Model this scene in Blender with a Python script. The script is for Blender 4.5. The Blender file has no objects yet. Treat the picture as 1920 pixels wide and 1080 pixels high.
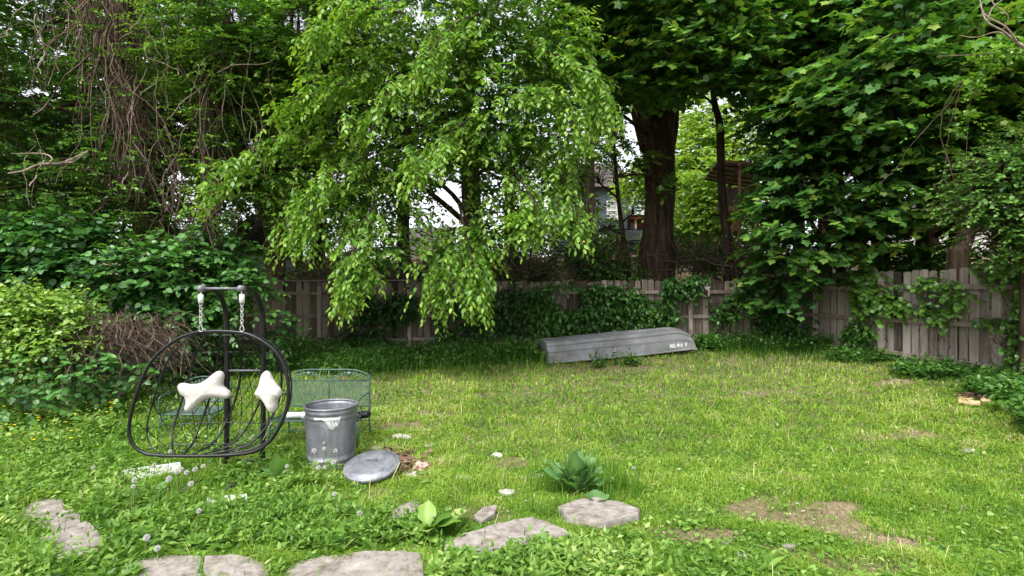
import bpy, math, random
import numpy as np
from mathutils import Vector, Matrix, noise
R = math.radians
random.seed(7); rng = np.random.default_rng(11)
scene = bpy.context.scene
COL = scene.collection
# ------------------------------------------------------------------ camera
F, HY, CZ = 960.0, 545.0, 1.6
cam_d = bpy.data.cameras.new('camera'); cam = bpy.data.objects.new('camera', cam_d); COL.objects.link(cam)
cam.location = (0, 0, CZ); cam.rotation_euler = (R(90), 0, 0)
cam_d.sensor_width = 36; cam_d.lens = 18.0; cam_d.shift_y = (HY-540)/1920
cam_d.clip_start = 0.05; cam_d.clip_end = 2000
scene.camera = cam
# ------------------------------------------------------------------ world, sun, exposure
SUN_EL, SUN_AZ = R(58), R(-150)
w = bpy.data.worlds.new('World'); scene.world = w; w.use_nodes = True
nt = w.node_tree; nt.nodes.clear()
sky = nt.nodes.new('ShaderNodeTexSky'); sky.sky_type = 'NISHITA'; sky.sun_disc = False
sky.sun_elevation = SUN_EL; sky.sun_rotation = SUN_AZ; sky.air_density = 1.0; sky.dust_density = 3.0
hs = nt.nodes.new('ShaderNodeHueSaturation'); hs.inputs['Saturation'].default_value = 0.22
bg = nt.nodes.new('ShaderNodeBackground'); bg.inputs['Strength'].default_value = 0.15
wo = nt.nodes.new('ShaderNodeOutputWorld')
nt.links.new(sky.outputs[0], hs.inputs['Color']); nt.links.new(hs.outputs[0], bg.inputs['Color']); nt.links.new(bg.outputs[0], wo.inputs['Surface'])
sd = bpy.data.lights.new('sun', 'SUN'); sd.energy = 1.25; sd.angle = R(28); sd.color = (1, .96, .9)
so = bpy.data.objects.new('sun', sd); COL.objects.link(so); so.location = (-5, -8, 20)
sv = Vector((math.sin(SUN_AZ)*math.cos(SUN_EL), math.cos(SUN_AZ)*math.cos(SUN_EL), math.sin(SUN_EL)))
so.rotation_euler = sv.to_track_quat('Z', 'Y').to_euler()
scene.view_settings.view_transform = 'Standard'; scene.view_settings.look = 'None'
scene.view_settings.exposure = 1.52; scene.view_settings.gamma = 1.0
cy = scene.cycles
cy.max_bounces = 6; cy.diffuse_bounces = 4; cy.glossy_bounces = 2; cy.transmission_bounces = 4; cy.transparent_max_bounces = 6
cy.use_denoising = True
try: cy.denoiser = 'OPENIMAGEDENOISE'
except Exception: pass
cy.caustics_reflective = False; cy.caustics_refractive = False; cy.sample_clamp_indirect = 6

# ------------------------------------------------------------------ space helpers
def sst(t): t = np.clip(t, 0, 1); return t*t*(3-2*t)
def gz(x, y):
    """height of the ground: the yard dips toward the terrace and the neighbours' land climbs behind the fence"""
    z = -.25*(1-sst((y-5)/6)) + .2*sst((x-5)/2.5)*sst((y-2)/4) + .14*sst((y-11)/1.5)
    z = z + 1.5*sst((y-13.9)/3.2) + 1.9*sst((y-17)/14) + .006*np.maximum(y-31, 0)
    return z + .012*np.sin(x*2.1+y*1.3)+.01*np.sin(x*4.3-y*3.1)
def P(px, py, d): return np.array([(px-960)/F*d, d, CZ+(HY-py)/F*d])
def G(px, py):
    """point of the ground seen at a pixel of the photograph (arrays allowed)"""
    px = np.asarray(px, float); py = np.asarray(py, float); d = (CZ)*F/(py-HY)
    for _ in range(14): d = .5*d+.5*np.clip((CZ-gz((px-960)/F*d, d))*F/(py-HY), 1.2, 40)
    x = (px-960)/F*d
    return np.stack([x, d, gz(x, d)], -1)
def nz(p, s=1.0, o=0.0):
    x, y, z = p[..., 0]*s+o, p[..., 1]*s+o*1.7, p[..., 2]*s-o
    return (np.sin(x*1.7+np.sin(y*1.3)*1.4)+np.sin(y*1.9+np.sin(z*1.6)*1.3)+np.sin(z*2.3+np.sin(x*1.1)*1.5))/3
def nrm(a): return a/np.maximum(np.linalg.norm(a, axis=-1, keepdims=True), 1e-9)

# ------------------------------------------------------------------ tagging
def tag(o, label=None, cat=None, group=None, kind=None):
    if label: o['label'] = label
    if cat: o['category'] = cat
    if group: o['group'] = group
    if kind: o['kind'] = kind
    return o
def empty(name, loc=(0, 0, 0), label=None, cat=None, group=None):
    o = bpy.data.objects.new(name, None); o.empty_display_size = .1; COL.objects.link(o); o.location = loc
    return tag(o, label, cat, group)
def link(name, me, mat, parent=None):
    o = bpy.data.objects.new(name, me); COL.objects.link(o)
    if mat is not None: me.materials.append(mat)
    if parent is not None:
        o.parent = parent
        o.matrix_parent_inverse = Matrix.Translation(-Vector(parent.location)) if parent.location.length else Matrix.Identity(4)
    return o

# ------------------------------------------------------------------ materials
def newmat(name):
    m = bpy.data.materials.new(name); m.use_nodes = True
    return m, m.node_tree, m.node_tree.nodes['Principled BSDF']
def nd(t, typ, **k):
    n = t.nodes.new(typ)
    for a, b in k.items(): setattr(n, a, b)
    return n
def ramp(t, fac, stops):
    r = t.nodes.new('ShaderNodeValToRGB'); e = r.color_ramp.elements
    while len(e) < len(stops): e.new(.5)
    for q, (p, c) in zip(e, stops): q.position = p; q.color = (*c, 1)
    t.links.new(fac, r.inputs[0]); return r.outputs[0]
def noise_tex(t, scale, detail=6, rough=.6, vec=None, stretch=None):
    n = t.nodes.new('ShaderNodeTexNoise'); n.inputs['Scale'].default_value = scale
    n.inputs['Detail'].default_value = detail; n.inputs['Roughness'].default_value = rough
    tc = t.nodes.new('ShaderNodeTexCoord'); src = tc.outputs['Object']
    if stretch:
        mp = t.nodes.new('ShaderNodeMapping'); mp.inputs['Scale'].default_value = stretch
        t.links.new(src, mp.inputs[0]); src = mp.outputs[0]
    t.links.new(src, n.inputs['Vector']); return n.outputs['Fac']
def bump(t, b, h, strength=.4, dist=.01):
    n = t.nodes.new('ShaderNodeBump'); n.inputs['Strength'].default_value = strength; n.inputs['Distance'].default_value = dist
    t.links.new(h, n.inputs['Height']); t.links.new(n.outputs[0], b.inputs['Normal'])
def noisy(name, stops, scale=8, rough=.7, metal=0, bmp=.3, bd=.01, stretch=None, detail=6, spec=.3):
    m, t, b = newmat(name)
    f = noise_tex(t, scale, detail, .65, stretch=stretch)
    t.links.new(ramp(t, f, stops), b.inputs['Base Color'])
    b.inputs['Roughness'].default_value = rough; b.inputs['Metallic'].default_value = metal
    b.inputs['Specular IOR Level'].default_value = spec
    if bmp: bump(t, b, f, bmp, bd)
    return m
def leafmat(name, stops, trans=.35, gloss=.045, rough=.42, patch=None, tint=(1.45, 1.45, .6)):
    """leaf blade: colour from an attribute for age, vigour and, in places, painted light, light passing through it, slight sheen"""
    m = bpy.data.materials.new(name); m.use_nodes = True; t = m.node_tree; t.nodes.clear()
    at = nd(t, 'ShaderNodeAttribute', attribute_name='v')
    fac = at.outputs['Fac']
    if patch:
        f = noise_tex(t, patch[0], 4, .6)
        ma = nd(t, 'ShaderNodeMath', operation='MULTIPLY_ADD'); ma.inputs[1].default_value = patch[1]
        sb = nd(t, 'ShaderNodeMath', operation='SUBTRACT'); sb.inputs[1].default_value = .5
        t.links.new(f, sb.inputs[0]); t.links.new(sb.outputs[0], ma.inputs[0]); t.links.new(fac, ma.inputs[2]); fac = ma.outputs[0]
    c = ramp(t, fac, stops)
    df = nd(t, 'ShaderNodeBsdfDiffuse'); tr = nd(t, 'ShaderNodeBsdfTranslucent'); gl = nd(t, 'ShaderNodeBsdfGlossy')
    gl.inputs['Roughness'].default_value = rough; gl.inputs['Color'].default_value = (.9, 1, .9, 1)
    hv = nd(t, 'ShaderNodeMix', data_type='RGBA', blend_type='MULTIPLY'); hv.inputs['Factor'].default_value = 1
    t.links.new(c, hv.inputs['A']); hv.inputs['B'].default_value = (*tint, 1)
    m1 = nd(t, 'ShaderNodeMixShader'); m1.inputs[0].default_value = trans
    m2 = nd(t, 'ShaderNodeMixShader'); m2.inputs[0].default_value = gloss
    out = nd(t, 'ShaderNodeOutputMaterial')
    t.links.new(c, df.inputs['Color']); t.links.new(hv.outputs['Result'], tr.inputs['Color'])
    t.links.new(df.outputs[0], m1.inputs[1]); t.links.new(tr.outputs[0], m1.inputs[2])
    t.links.new(m1.outputs[0], m2.inputs[1]); t.links.new(gl.outputs[0], m2.inputs[2]); t.links.new(m2.outputs[0], out.inputs['Surface'])
    return m
M = {}
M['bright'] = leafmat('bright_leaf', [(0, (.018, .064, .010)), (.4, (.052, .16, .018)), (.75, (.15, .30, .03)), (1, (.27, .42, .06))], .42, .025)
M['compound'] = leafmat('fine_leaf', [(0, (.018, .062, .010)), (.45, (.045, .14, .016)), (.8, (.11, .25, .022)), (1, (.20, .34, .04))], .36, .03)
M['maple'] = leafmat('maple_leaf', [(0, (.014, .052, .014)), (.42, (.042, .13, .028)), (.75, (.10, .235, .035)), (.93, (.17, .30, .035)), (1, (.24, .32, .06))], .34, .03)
M['shrub'] = leafmat('shrub_leaf', [(0, (.016, .060, .014)), (.5, (.04, .14, .026)), (1, (.11, .27, .045))], .32, .045)
M['creeper'] = leafmat('creeper_leaf', [(0, (.045, .13, .018)), (.5, (.12, .26, .03)), (1, (.24, .40, .055))], .38)
M['ivy'] = leafmat('vine_leaf', [(0, (.016, .060, .012)), (.5, (.04, .13, .020)), (1, (.11, .24, .035))], .30, .03)
M['yellowgreen'] = leafmat('yellowgreen_leaf', [(0, (.07, .16, .02)), (.5, (.14, .28, .03)), (1, (.26, .40, .06))], .45)
M['seeds'] = leafmat('maple_seeds', [(0, (.16, .19, .05)), (.5, (.33, .24, .10)), (1, (.44, .26, .15))], .3, .02)
M['weed'] = leafmat('weed_leaf', [(0, (.035, .10, .015)), (.45, (.115, .235, .035)), (.8, (.23, .37, .075)), (1, (.37, .46, .16))], .36, .015)
M['dock'] = leafmat('dock_leaf', [(0, (.05, .13, .035)), (.5, (.10, .22, .065)), (1, (.17, .31, .10))], .35, .02, .6)
M['grass'] = leafmat('grass_blade', [(0, (.04, .11, .012)), (.3, (.10, .22, .024)), (.6, (.19, .33, .035)), (.85, (.30, .42, .065)), (.95, (.44, .44, .18)), (1, (.52, .47, .29))], .35, .01, .5, patch=(1.5, .9))
M['bark'] = noisy('bark', [(.3, (.014, .010, .007)), (.52, (.060, .042, .030)), (.75, (.13, .095, .07))], 9, .95, 0, .9, .03, (1, 1, .18), 8, .1)
M['palebark'] = noisy('pale_bark', [(.3, (.10, .075, .05)), (.7, (.24, .19, .13))], 9, .95, 0, .6, .02, (1, 1, .25), 6, .1)
M['twig'] = noisy('twig_bark', [(.3, (.04, .028, .02)), (.7, (.13, .095, .07))], 12, .9, 0, .2, .004, None, 3, .1)
M['vine'] = noisy('dead_vine', [(.3, (.06, .04, .032)), (.7, (.19, .135, .105))], 14, .9, 0, .2, .004, None, 3, .1)
M['palevine'] = noisy('pale_dead_wood', [(.3, (.17, .13, .10)), (.7, (.36, .29, .235))], 14, .85, 0, .2, .004, None, 3, .1)
M['wood'] = None
def woodmat(name, c0, c1, c2):
    m, t, b = newmat(name)
    f = noise_tex(t, 7, 8, .7, stretch=(3.5, 3.5, .22))
    g = noise_tex(t, 1.3, 3, .5)
    at = nd(t, 'ShaderNodeAttribute', attribute_name='v')
    a1 = nd(t, 'ShaderNodeMath', operation='MULTIPLY_ADD'); a1.inputs[1].default_value = .8
    t.links.new(at.outputs['Fac'], a1.inputs[0]); t.links.new(f, a1.inputs[2])
    a2 = nd(t, 'ShaderNodeMath', operation='MULTIPLY_ADD'); a2.inputs[1].default_value = .5
    t.links.new(g, a2.inputs[0]); t.links.new(a1.outputs[0], a2.inputs[2])
    a3 = nd(t, 'ShaderNodeMath', operation='SUBTRACT'); a3.inputs[1].default_value = .62
    t.links.new(a2.outputs[0], a3.inputs[0])
    t.links.new(ramp(t, a3.outputs[0], [(.15, c0), (.5, c1), (.9, c2)]), b.inputs['Base Color'])
    b.inputs['Roughness'].default_value = .9; b.inputs['Specular IOR Level'].default_value = .15
    bump(t, b, f, .5, .006)
    return m
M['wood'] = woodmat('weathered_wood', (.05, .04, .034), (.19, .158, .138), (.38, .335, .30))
M['darkwood'] = woodmat('dark_old_wood', (.045, .034, .028), (.15, .118, .10), (.30, .25, .22))  # darker, browner wood of the back fence
M['postwood'] = woodmat('post_wood', (.10, .07, .055), (.24, .19, .16), (.40, .34, .30))
M['brownwood'] = woodmat('brown_wood', (.05, .025, .016), (.11, .055, .035), (.17, .09, .06))
M['black'] = noisy('black_steel', [(.3, (.004, .004, .005)), (.7, (.010, .010, .012))], 30, .38, 0, .05, .002, None, 4, .4)
M['steel'] = noisy('bright_steel', [(.3, (.45, .46, .46)), (.7, (.68, .68, .67))], 30, .35, .7, .05)
M['greymetal'] = noisy('grey_metal', [(.3, (.13, .13, .15)), (.7, (.22, .22, .25))], 30, .45, .2, .05)
M['cloth'] = noisy('cushion_cloth', [(.3, (.50, .47, .44)), (.7, (.66, .62, .58))], 60, .95, 0, .6, .004, None, 6, .1)
M['whitepaint'] = noisy('white_paint', [(.3, (.58, .58, .56)), (.7, (.84, .84, .82))], 8, .6, 0, .1)
M['greenmetal'] = noisy('green_enamel', [(.3, (.03, .07, .06)), (.7, (.07, .13, .11))], 30, .45, .1, .08, .002, None, 4, .5)
def galv():
    m, t, b = newmat('galvanised_steel')
    f = noise_tex(t, 9, 8, .7, stretch=(1, 1, .35)); v = nd(t, 'ShaderNodeTexVoronoi'); v.inputs['Scale'].default_value = 60
    tc = nd(t, 'ShaderNodeTexCoord'); t.links.new(tc.outputs['Object'], v.inputs['Vector'])
    a = nd(t, 'ShaderNodeMath', operation='MULTIPLY_ADD'); a.inputs[1].default_value = .12
    t.links.new(v.outputs['Color'], a.inputs[0]); t.links.new(f, a.inputs[2])
    t.links.new(ramp(t, a.outputs[0], [(.32, (.12, .12, .145)), (.55, (.20, .205, .235)), (.8, (.32, .33, .355))]), b.inputs['Base Color'])
    b.inputs['Metallic'].default_value = .45
    t.links.new(ramp(t, f, [(.3, (.42,)*3), (.8, (.65,)*3)]), b.inputs['Roughness']); bump(t, b, f, .12, .004)
    return m
M['galv'] = galv()
M['alu'] = noisy('weathered_aluminium', [(.3, (.12, .11, .10)), (.45, (.185, .19, .195)), (.58, (.23, .235, .245)), (.75, (.32, .32, .32))], 2.2, .6, .2, .15, .005, None, 13, .3)
M['stone'] = noisy('pink_grey_granite', [(.25, (.07, .065, .045)), (.4, (.18, .155, .135)), (.52, (.255, .225, .205)), (.64, (.31, .28, .255)), (.85, (.43, .395, .365))], 12, .95, 0, .6, .012, None, 15, .1)
M['litter'] = noisy('paper_litter', [(.3, (.28, .25, .215)), (.7, (.52, .485, .44))], 12, .8, 0, .3)
M['pinklitter'] = noisy('pink_card', [(.3, (.38, .22, .18)), (.7, (.62, .45, .38))], 12, .8, 0, .3)
M['debris'] = noisy('rotting_debris', [(.3, (.035, .022, .018)), (.5, (.14, .08, .055)), (.75, (.34, .22, .16))], 24, .9, 0, .5, .01)
M['freshwood'] = noisy('split_wood', [(.3, (.40, .25, .13)), (.7, (.66, .48, .30))], 8, .8, 0, .3, .005, (.3, 3, 3))

# ------------------------------------------------------------------ mesh building
def tri_mesh(name, V, Fc, attr=None):
    V = np.ascontiguousarray(V, np.float32); Fc = np.ascontiguousarray(Fc, np.int32)
    me = bpy.data.meshes.new(name)
    me.vertices.add(len(V)); me.vertices.foreach_set('co', V.ravel())
    me.loops.add(Fc.size); me.loops.foreach_set('vertex_index', Fc.ravel())
    me.polygons.add(len(Fc)); me.polygons.foreach_set('loop_start', np.arange(0, Fc.size, Fc.shape[1], dtype=np.int32))
    me.update(calc_edges=True)
    if attr is not None:
        a = me.attributes.new('v', 'FLOAT', 'POINT'); a.data.foreach_set('value', np.ascontiguousarray(attr, np.float32))
    return me
TM = {}
TM['ovate'] = (np.array([[0, 0, 0], [0, .5, -.02], [0, 1.03, -.14], [-.22, .22, .06], [-.24, .58, .03], [.22, .22, .06], [.24, .58, .03]]),
               [(0, 5, 1), (5, 6, 1), (6, 2, 1), (0, 1, 3), (3, 1, 4), (4, 1, 2)])
TM['broad'] = (np.array([[0, 0, 0], [0, .5, -.03], [0, 1.0, -.16], [-.36, .14, .06], [-.36, .55, .03], [.36, .14, .06], [.36, .55, .03]]),
               [(0, 5, 1), (5, 6, 1), (6, 2, 1), (0, 1, 3), (3, 1, 4), (4, 1, 2)])
TM['slim'] = (np.array([[0, 0, 0], [-.17, .42, .05], [.17, .42, .05], [0, 1, -.05]]), [(0, 2, 3), (0, 3, 1)])
TM['dia'] = (np.array([[0, 0, 0], [-.32, .45, .06], [.32, .45, .06], [0, 1, -.06]]), [(0, 2, 3), (0, 3, 1)])
def _maple():
    pol = [(270, .12), (206, .50), (184, .42), (156, .68), (122, .52), (92, .80), (58, .50), (24, .70), (-4, .40), (-26, .52)]
    v = [(0, .38, 0)]+[(r*math.cos(R(a)), .38+r*math.sin(R(a)), -.10*r*r+.03*(i % 2)) for i, (a, r) in enumerate(pol)]
    return np.array(v), [(0, 1+(i+1) % 10, 1+i) for i in range(10)]
TM['maple'] = _maple()
class Fol:
    def __init__(s): s.V = []; s.F = []; s.A = []; s.n = 0
    def add(s, p, d, n, size, tm, v, wid=1.0):
        if len(p) == 0: return
        T, Fc = TM[tm]; T = T.astype(np.float32); Fc = np.array(Fc)
        d = nrm(d); x = nrm(np.cross(d, n)); n = np.cross(x, d)
        size = np.broadcast_to(size, (len(p),)); v = np.broadcast_to(v, (len(p),))
        wd = np.broadcast_to(wid, (len(p),))
        curl = rng.uniform(-.5, 1.6, (len(p), 1, 1))
        V = p[:, None]+size[:, None, None]*(T[None, :, 0:1]*wd[:, None, None]*x[:, None]+T[None, :, 1:2]*d[:, None]+T[None, :, 2:3]*curl*n[:, None]*(2.2 if tm == 'maple' else 1))
        k = len(T); s.V.append(V.reshape(-1, 3)); s.A.append(np.repeat(v, k))
        s.F.append((Fc[None]+(np.arange(len(p))*k)[:, None, None]+s.n).reshape(-1, 3)); s.n += len(p)*k
    def raw(s, V, Fc, v):
        s.V.append(V); s.A.append(v); s.F.append(Fc+s.n); s.n += len(V)
    def build(s, name, mat, parent=None):
        me = tri_mesh(name, np.concatenate(s.V), np.concatenate(s.F), np.concatenate(s.A))
        return link(name, me, mat, parent)
UP = np.array([0, 0, 1.0])
HOLEON = [0]
def sprays(f, A, T, L, n, S, tm='ovate', droop=.3, v0=.3, vt=.3, vj=.15, side=.85, wig=.25, nj=.4, lean=0.0, vA=None, twigs=None, wid=1.0, sizeend=.8):
    """leafy twigs: n leaves set alternately along each curved twig"""
    m = len(A)
    if m == 0: return
    T = nrm(T); L = np.broadcast_to(L, (m,))
    t = (np.arange(n)[None]+.6+rng.uniform(-.25, .25, (m, n)))/n
    sd = nrm(np.cross(T, UP)+1e-4)
    pos = A[:, None]+T[:, None]*(L[:, None]*t)[..., None]-UP*(droop*L[:, None]*t*t)[..., None]
    tan = T[:, None]-UP*(2*droop*t)[..., None]
    sg = np.where(np.arange(n) % 2 == 0, 1., -1.)[None, :, None]
    sg = sg*np.where(np.arange(n) == n-1, .1, 1.)[None, :, None]
    D = tan*.55+sd[:, None]*sg*side-UP*(.12+lean)+rng.normal(0, wig, (m, n, 3))
    N = np.broadcast_to(UP, D.shape)+T[:, None]*.25+rng.normal(0, nj, (m, n, 3))
    sz = S*rng.uniform(.65, 1.25, (m, n))*(1-(1-sizeend)*t)
    v = v0+vt*t+rng.normal(0, vj, (m, n))
    if vA is not None: v = v+vA[:, None]
    if HOLEON[0]:
        kk = holes(pos.reshape(-1, 3), HOLEON[0], .93)
        pos, D, N, sz, v = pos.reshape(-1, 3)[kk], D.reshape(-1, 3)[kk], N.reshape(-1, 3)[kk], sz.ravel()[kk], v.ravel()[kk]
    f.add(pos.reshape(-1, 3), D.reshape(-1, 3), N.reshape(-1, 3), sz.ravel(), tm, np.clip(v, 0, 1).ravel(), wid)
    if twigs is not None: thin(twigs, A, T, L, droop, .0045)
def thin(f, A, T, L, droop, r, k=4):
    m = len(A); t = np.linspace(0, 1, k)
    c = A[:, None]+T[:, None]*(L[:, None]*t)[..., None]-UP*(droop*L[:, None]*t*t)[..., None]
    strands(f, c, np.full((m, k), r)*(1.2-t*.8))
def strands(f, c, r, v=None):
    """c (m,k,3) polylines -> three-sided tubes"""
    m, k, _ = c.shape
    tg = nrm(np.gradient(c, axis=1)); a = nrm(np.cross(tg, np.array([.31, .2, .93]))+1e-5); b = np.cross(tg, a)
    ring = []
    for q in range(3):
        an = q*2*math.pi/3
        ring.append(c+r[..., None]*(a*math.cos(an)+b*math.sin(an)))
    V = np.stack(ring, 2).reshape(-1, 3)
    idx = np.arange(m*k*3).reshape(m, k, 3); Fc = []
    for q in range(3):
        p0 = idx[:, :-1, q]; p1 = idx[:, :-1, (q+1) % 3]; p2 = idx[:, 1:, (q+1) % 3]; p3 = idx[:, 1:, q]
        Fc += [np.stack([p0, p1, p2], -1).reshape(-1, 3), np.stack([p0, p2, p3], -1).reshape(-1, 3)]
    f.raw(V, np.concatenate(Fc), np.zeros(len(V)))
class MB:
    def __init__(s): s.v = []; s.f = []; s.a = []; s.cur = .5
    def _add(s, vs, fs):
        o = len(s.v); s.v += [tuple(map(float, q)) for q in vs]; s.a += [s.cur]*len(vs); s.f += [tuple(o+i for i in q) for q in fs]
    def hexa(s, p):   # 8 points: bottom 0-3, top 4-7
        s._add(p, [(0, 3, 2, 1), (4, 5, 6, 7), (0, 1, 5, 4), (1, 2, 6, 5), (2, 3, 7, 6), (3, 0, 4, 7)])
    def box(s, c, sz, rz=0, rx=0, ry=0):
        m = Matrix.Translation(Vector(c)) @ Matrix.Rotation(rz, 4, 'Z') @ Matrix.Rotation(ry, 4, 'Y') @ Matrix.Rotation(rx, 4, 'X')
        x, y, z = [q/2 for q in sz]
        s.hexa([m @ Vector(q) for q in ((-x, -y, -z), (x, -y, -z), (x, y, -z), (-x, y, -z), (-x, -y, z), (x, -y, z), (x, y, z), (-x, y, z))])
    def beam(s, a, b, wd, ht, upv=(0, 0, 1)):
        a = Vector(a); b = Vector(b); t = (b-a).normalized(); sx = t.cross(Vector(upv)).normalized()*wd/2; u = sx.cross(t).normalized()*ht/2
        s.hexa([a-sx-u, a+sx-u, b+sx-u, b-sx-u, a-sx+u, a+sx+u, b+sx+u, b-sx+u])
    def tube(s, pts, r, n=8, closed=False, rough=0.0):
        pts = [Vector(p) for p in pts]; k = len(pts); rs = r if hasattr(r, '__len__') else [r]*k
        rings = []; prev = None
        for i, p in enumerate(pts):
            if closed: t = (pts[(i+1) % k]-pts[i-1]).normalized()
            else: t = (pts[min(i+1, k-1)]-pts[max(i-1, 0)]).normalized()
            if prev is None:
                a = t.cross(Vector((0, 0, 1)) if abs(t.z) < .9 else Vector((1, 0, 0))).normalized()
            else: a = (prev-t*prev.dot(t)).normalized()
            prev = a; b = t.cross(a)
            ring = []
            for j in range(n):
                an = 2*math.pi*j/n; rr = rs[i]
                if rough: rr *= 1+rough*(noise.noise(Vector((math.cos(an)*1.6, math.sin(an)*1.6, p.z*.7+p.x*3)))+.5*noise.noise(Vector((math.cos(an)*5, math.sin(an)*5, p.z*.5))))
                ring.append(p+(a*math.cos(an)+b*math.sin(an))*rr)
            rings.append(ring)
        vs = [q for g in rings for q in g]; fs = []
        for i in range(k if closed else k-1):
            i2 = (i+1) % k
            for j in range(n): fs.append((i*n+j, i*n+(j+1) % n, i2*n+(j+1) % n, i2*n+j))
        if not closed: fs += [tuple(range(n))[::-1], tuple((k-1)*n+j for j in range(n))]
        s._add(vs, fs)
    def lathe(s, prof, c, n=40, flute=None, m=None):
        vs = []; k = len(prof)
        for i, (r, z) in enumerate(prof):
            for j in range(n):
                an = 2*math.pi*j/n; rr = r
                if flute and flute[0] <= i <= flute[1]: rr += flute[2]*(1 if j % 2 else -1)
                q = Vector((rr*math.cos(an), rr*math.sin(an), z))
                vs.append((m @ q if m else q)+Vector(c))
        s._add(vs, [(i*n+j, i*n+(j+1) % n, (i+1)*n+(j+1) % n, (i+1)*n+j) for i in range(k-1) for j in range(n)])
    def build(s, name, mat, parent=None, smooth=False):
        me = bpy.data.meshes.new(name); me.from_pydata(s.v, [], s.f); me.update()
        a = me.attributes.new('v', 'FLOAT', 'POINT'); a.data.foreach_set('value', s.a)
        if smooth: me.polygons.foreach_set('use_smooth', [True]*len(me.polygons))
        return link(name, me, mat, parent)
def spline(pts, n=8):
    """Catmull-Rom through points"""
    pts = [np.array(p, float) for p in pts]; q = [2*pts[0]-pts[1]]+pts+[2*pts[-1]-pts[-2]]; out = []
    for i in range(1, len(q)-2):
        for k in range(n):
            t = k/n; a, b, c, d = q[i-1], q[i], q[i+1], q[i+2]
            out.append(.5*((2*b)+(c-a)*t+(2*a-5*b+4*c-d)*t*t+(-a+3*b-3*c+d)*t**3))
    out.append(pts[-1]); return out

# ================================================================== GROUND
def build_ground():
    xs = np.concatenate([np.linspace(-900, -16, 16), np.linspace(-14, 14, 190), np.linspace(16, 900, 16)])
    ys = np.concatenate([np.linspace(-60, -1, 12), np.linspace(0, 18, 160), np.linspace(19, 60, 30), np.linspace(80, 900, 14)])
    X, Y = np.meshgrid(xs, ys); Z = gz(X, Y)-.012
    V = np.stack([X, Y, Z], -1).reshape(-1, 3); nx, ny = len(xs), len(ys)
    i = np.arange(nx*ny).reshape(ny, nx)
    Fc = np.stack([i[:-1, :-1], i[:-1, 1:], i[1:, 1:], i[1:, :-1]], -1).reshape(-1, 4)
    m, t, b = newmat('soil_and_thatch')
    f1 = noise_tex(t, 1.1, 5, .6); f2 = noise_tex(t, 38, 8, .75)
    mx = nd(t, 'ShaderNodeMath', operation='MULTIPLY_ADD'); mx.inputs[1].default_value = .5
    t.links.new(f1, mx.inputs[0]); t.links.new(f2, mx.inputs[2])
    t.links.new(ramp(t, mx.outputs[0], [(.50, (.06, .085, .025)), (.64, (.11, .13, .04)), (.76, (.17, .13, .08)), (.88, (.27, .20, .14)), (1, (.45, .38, .29))]), b.inputs['Base Color'])
    b.inputs['Roughness'].default_value = .95; b.inputs['Specular IOR Level'].default_value = .1; bump(t, b, f2, .6, .02)
    me = tri_mesh('ground', V, Fc); me.polygons.foreach_set('use_smooth', [True]*len(me.polygons))
    tag(link('ground', me, m), 'sloping yard ground of soil and thatch under the grass', None, None, 'structure')
build_ground()
# worn patches of bare earth: (px, py, rx, ry) in the photograph, used as world ellipses
def patch(px, py, rx, ry):
    c = G(px, py); e = G(px, py+ry)
    return c[0], c[1], rx/F*c[1], abs(c[1]-e[1])
PATCH = [patch(1520, 968, 140, 36), patch(1420, 952, 60, 18), patch(1650, 1020, 90, 22), patch(1640, 1065, 110, 22), patch(1320, 1000, 70, 18), patch(1440, 738, 60, 8),
         patch(1250, 990, 60, 16), patch(840, 775, 50, 8), patch(760, 800, 60, 10), patch(1700, 815, 80, 8), patch(900, 960, 60, 22),
         patch(700, 925, 60, 12), patch(1160, 690, 130, 5), patch(1690, 715, 60, 8), patch(1480, 1040, 60, 16), patch(950, 865, 70, 12)]
def bare(x, y):
    k = np.zeros_like(x)
    n = .35*np.sin(x*7.3+np.sin(y*5)*2)+.3*np.sin(y*11+x*3)
    for cx, cyy, rx, ry in PATCH:
        q = ((x-cx)/rx)**2+((y-cyy)/max(ry, .08))**2
        k = np.maximum(k, np.clip(1.25-q+n, 0, 1)*(1 if ry > .13 and rx > .25 and cyy < 4.6 and cx > .8 else .62))
    return k
# slabs outlines (kept free of grass)
SLABS = {
 'a': [(35, 952), (70, 932), (112, 934), (140, 958), (160, 985), (112, 1002), (72, 988), (40, 975)],
 'b': [(70, 1012), (120, 992), (165, 978), (196, 1008), (198, 1042), (150, 1056), (95, 1042)],
 'c': [(240, 1052), (300, 1040), (376, 1044), (380, 1075), (376, 1100), (252, 1100)],
 'd': [(382, 1048), (430, 1042), (480, 1047), (514, 1050), (518, 1100), (386, 1100)],
 'e': [(522, 1050), (600, 1040), (700, 1036), (788, 1040), (800, 1100), (520, 1105)],
 'f': [(832, 1024), (868, 1004), (925, 986), (1000, 966), (1046, 982), (1075, 1000), (1010, 1012), (965, 1030), (900, 1042), (850, 1040)],
 'g': [(1046, 948), (1080, 936), (1122, 928), (1160, 938), (1202, 955), (1196, 966), (1130, 982), (1066, 972)],
 'h': [(716, 978), (738, 948), (782, 934), (792, 950), (752, 990)],
 'i': [(888, 964), (905, 950), (932, 944), (928, 962), (900, 978)]}
SLABW = {k: np.array([G(p[0], p[1]+(.06 if k == 'g' else .035)*F/G(*p)[1])[:2] for p in v]) for k, v in SLABS.items()}
def inpoly(x, y, poly, grow=0.0):
    c = poly.mean(0); p = poly; x = c[0]+(x-c[0])/(1+grow); y = c[1]+(y-c[1])/(1+grow); ins = np.zeros(x.shape, bool); j = len(p)-1
    for i in range(len(p)):
        cnd = ((p[i, 1] > y) != (p[j, 1] > y)) & (x < (p[j, 0]-p[i, 0])*(y-p[i, 1])/(p[j, 1]-p[i, 1]+1e-12)+p[i, 0])
        ins ^= cnd; j = i
    return ins
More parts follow.
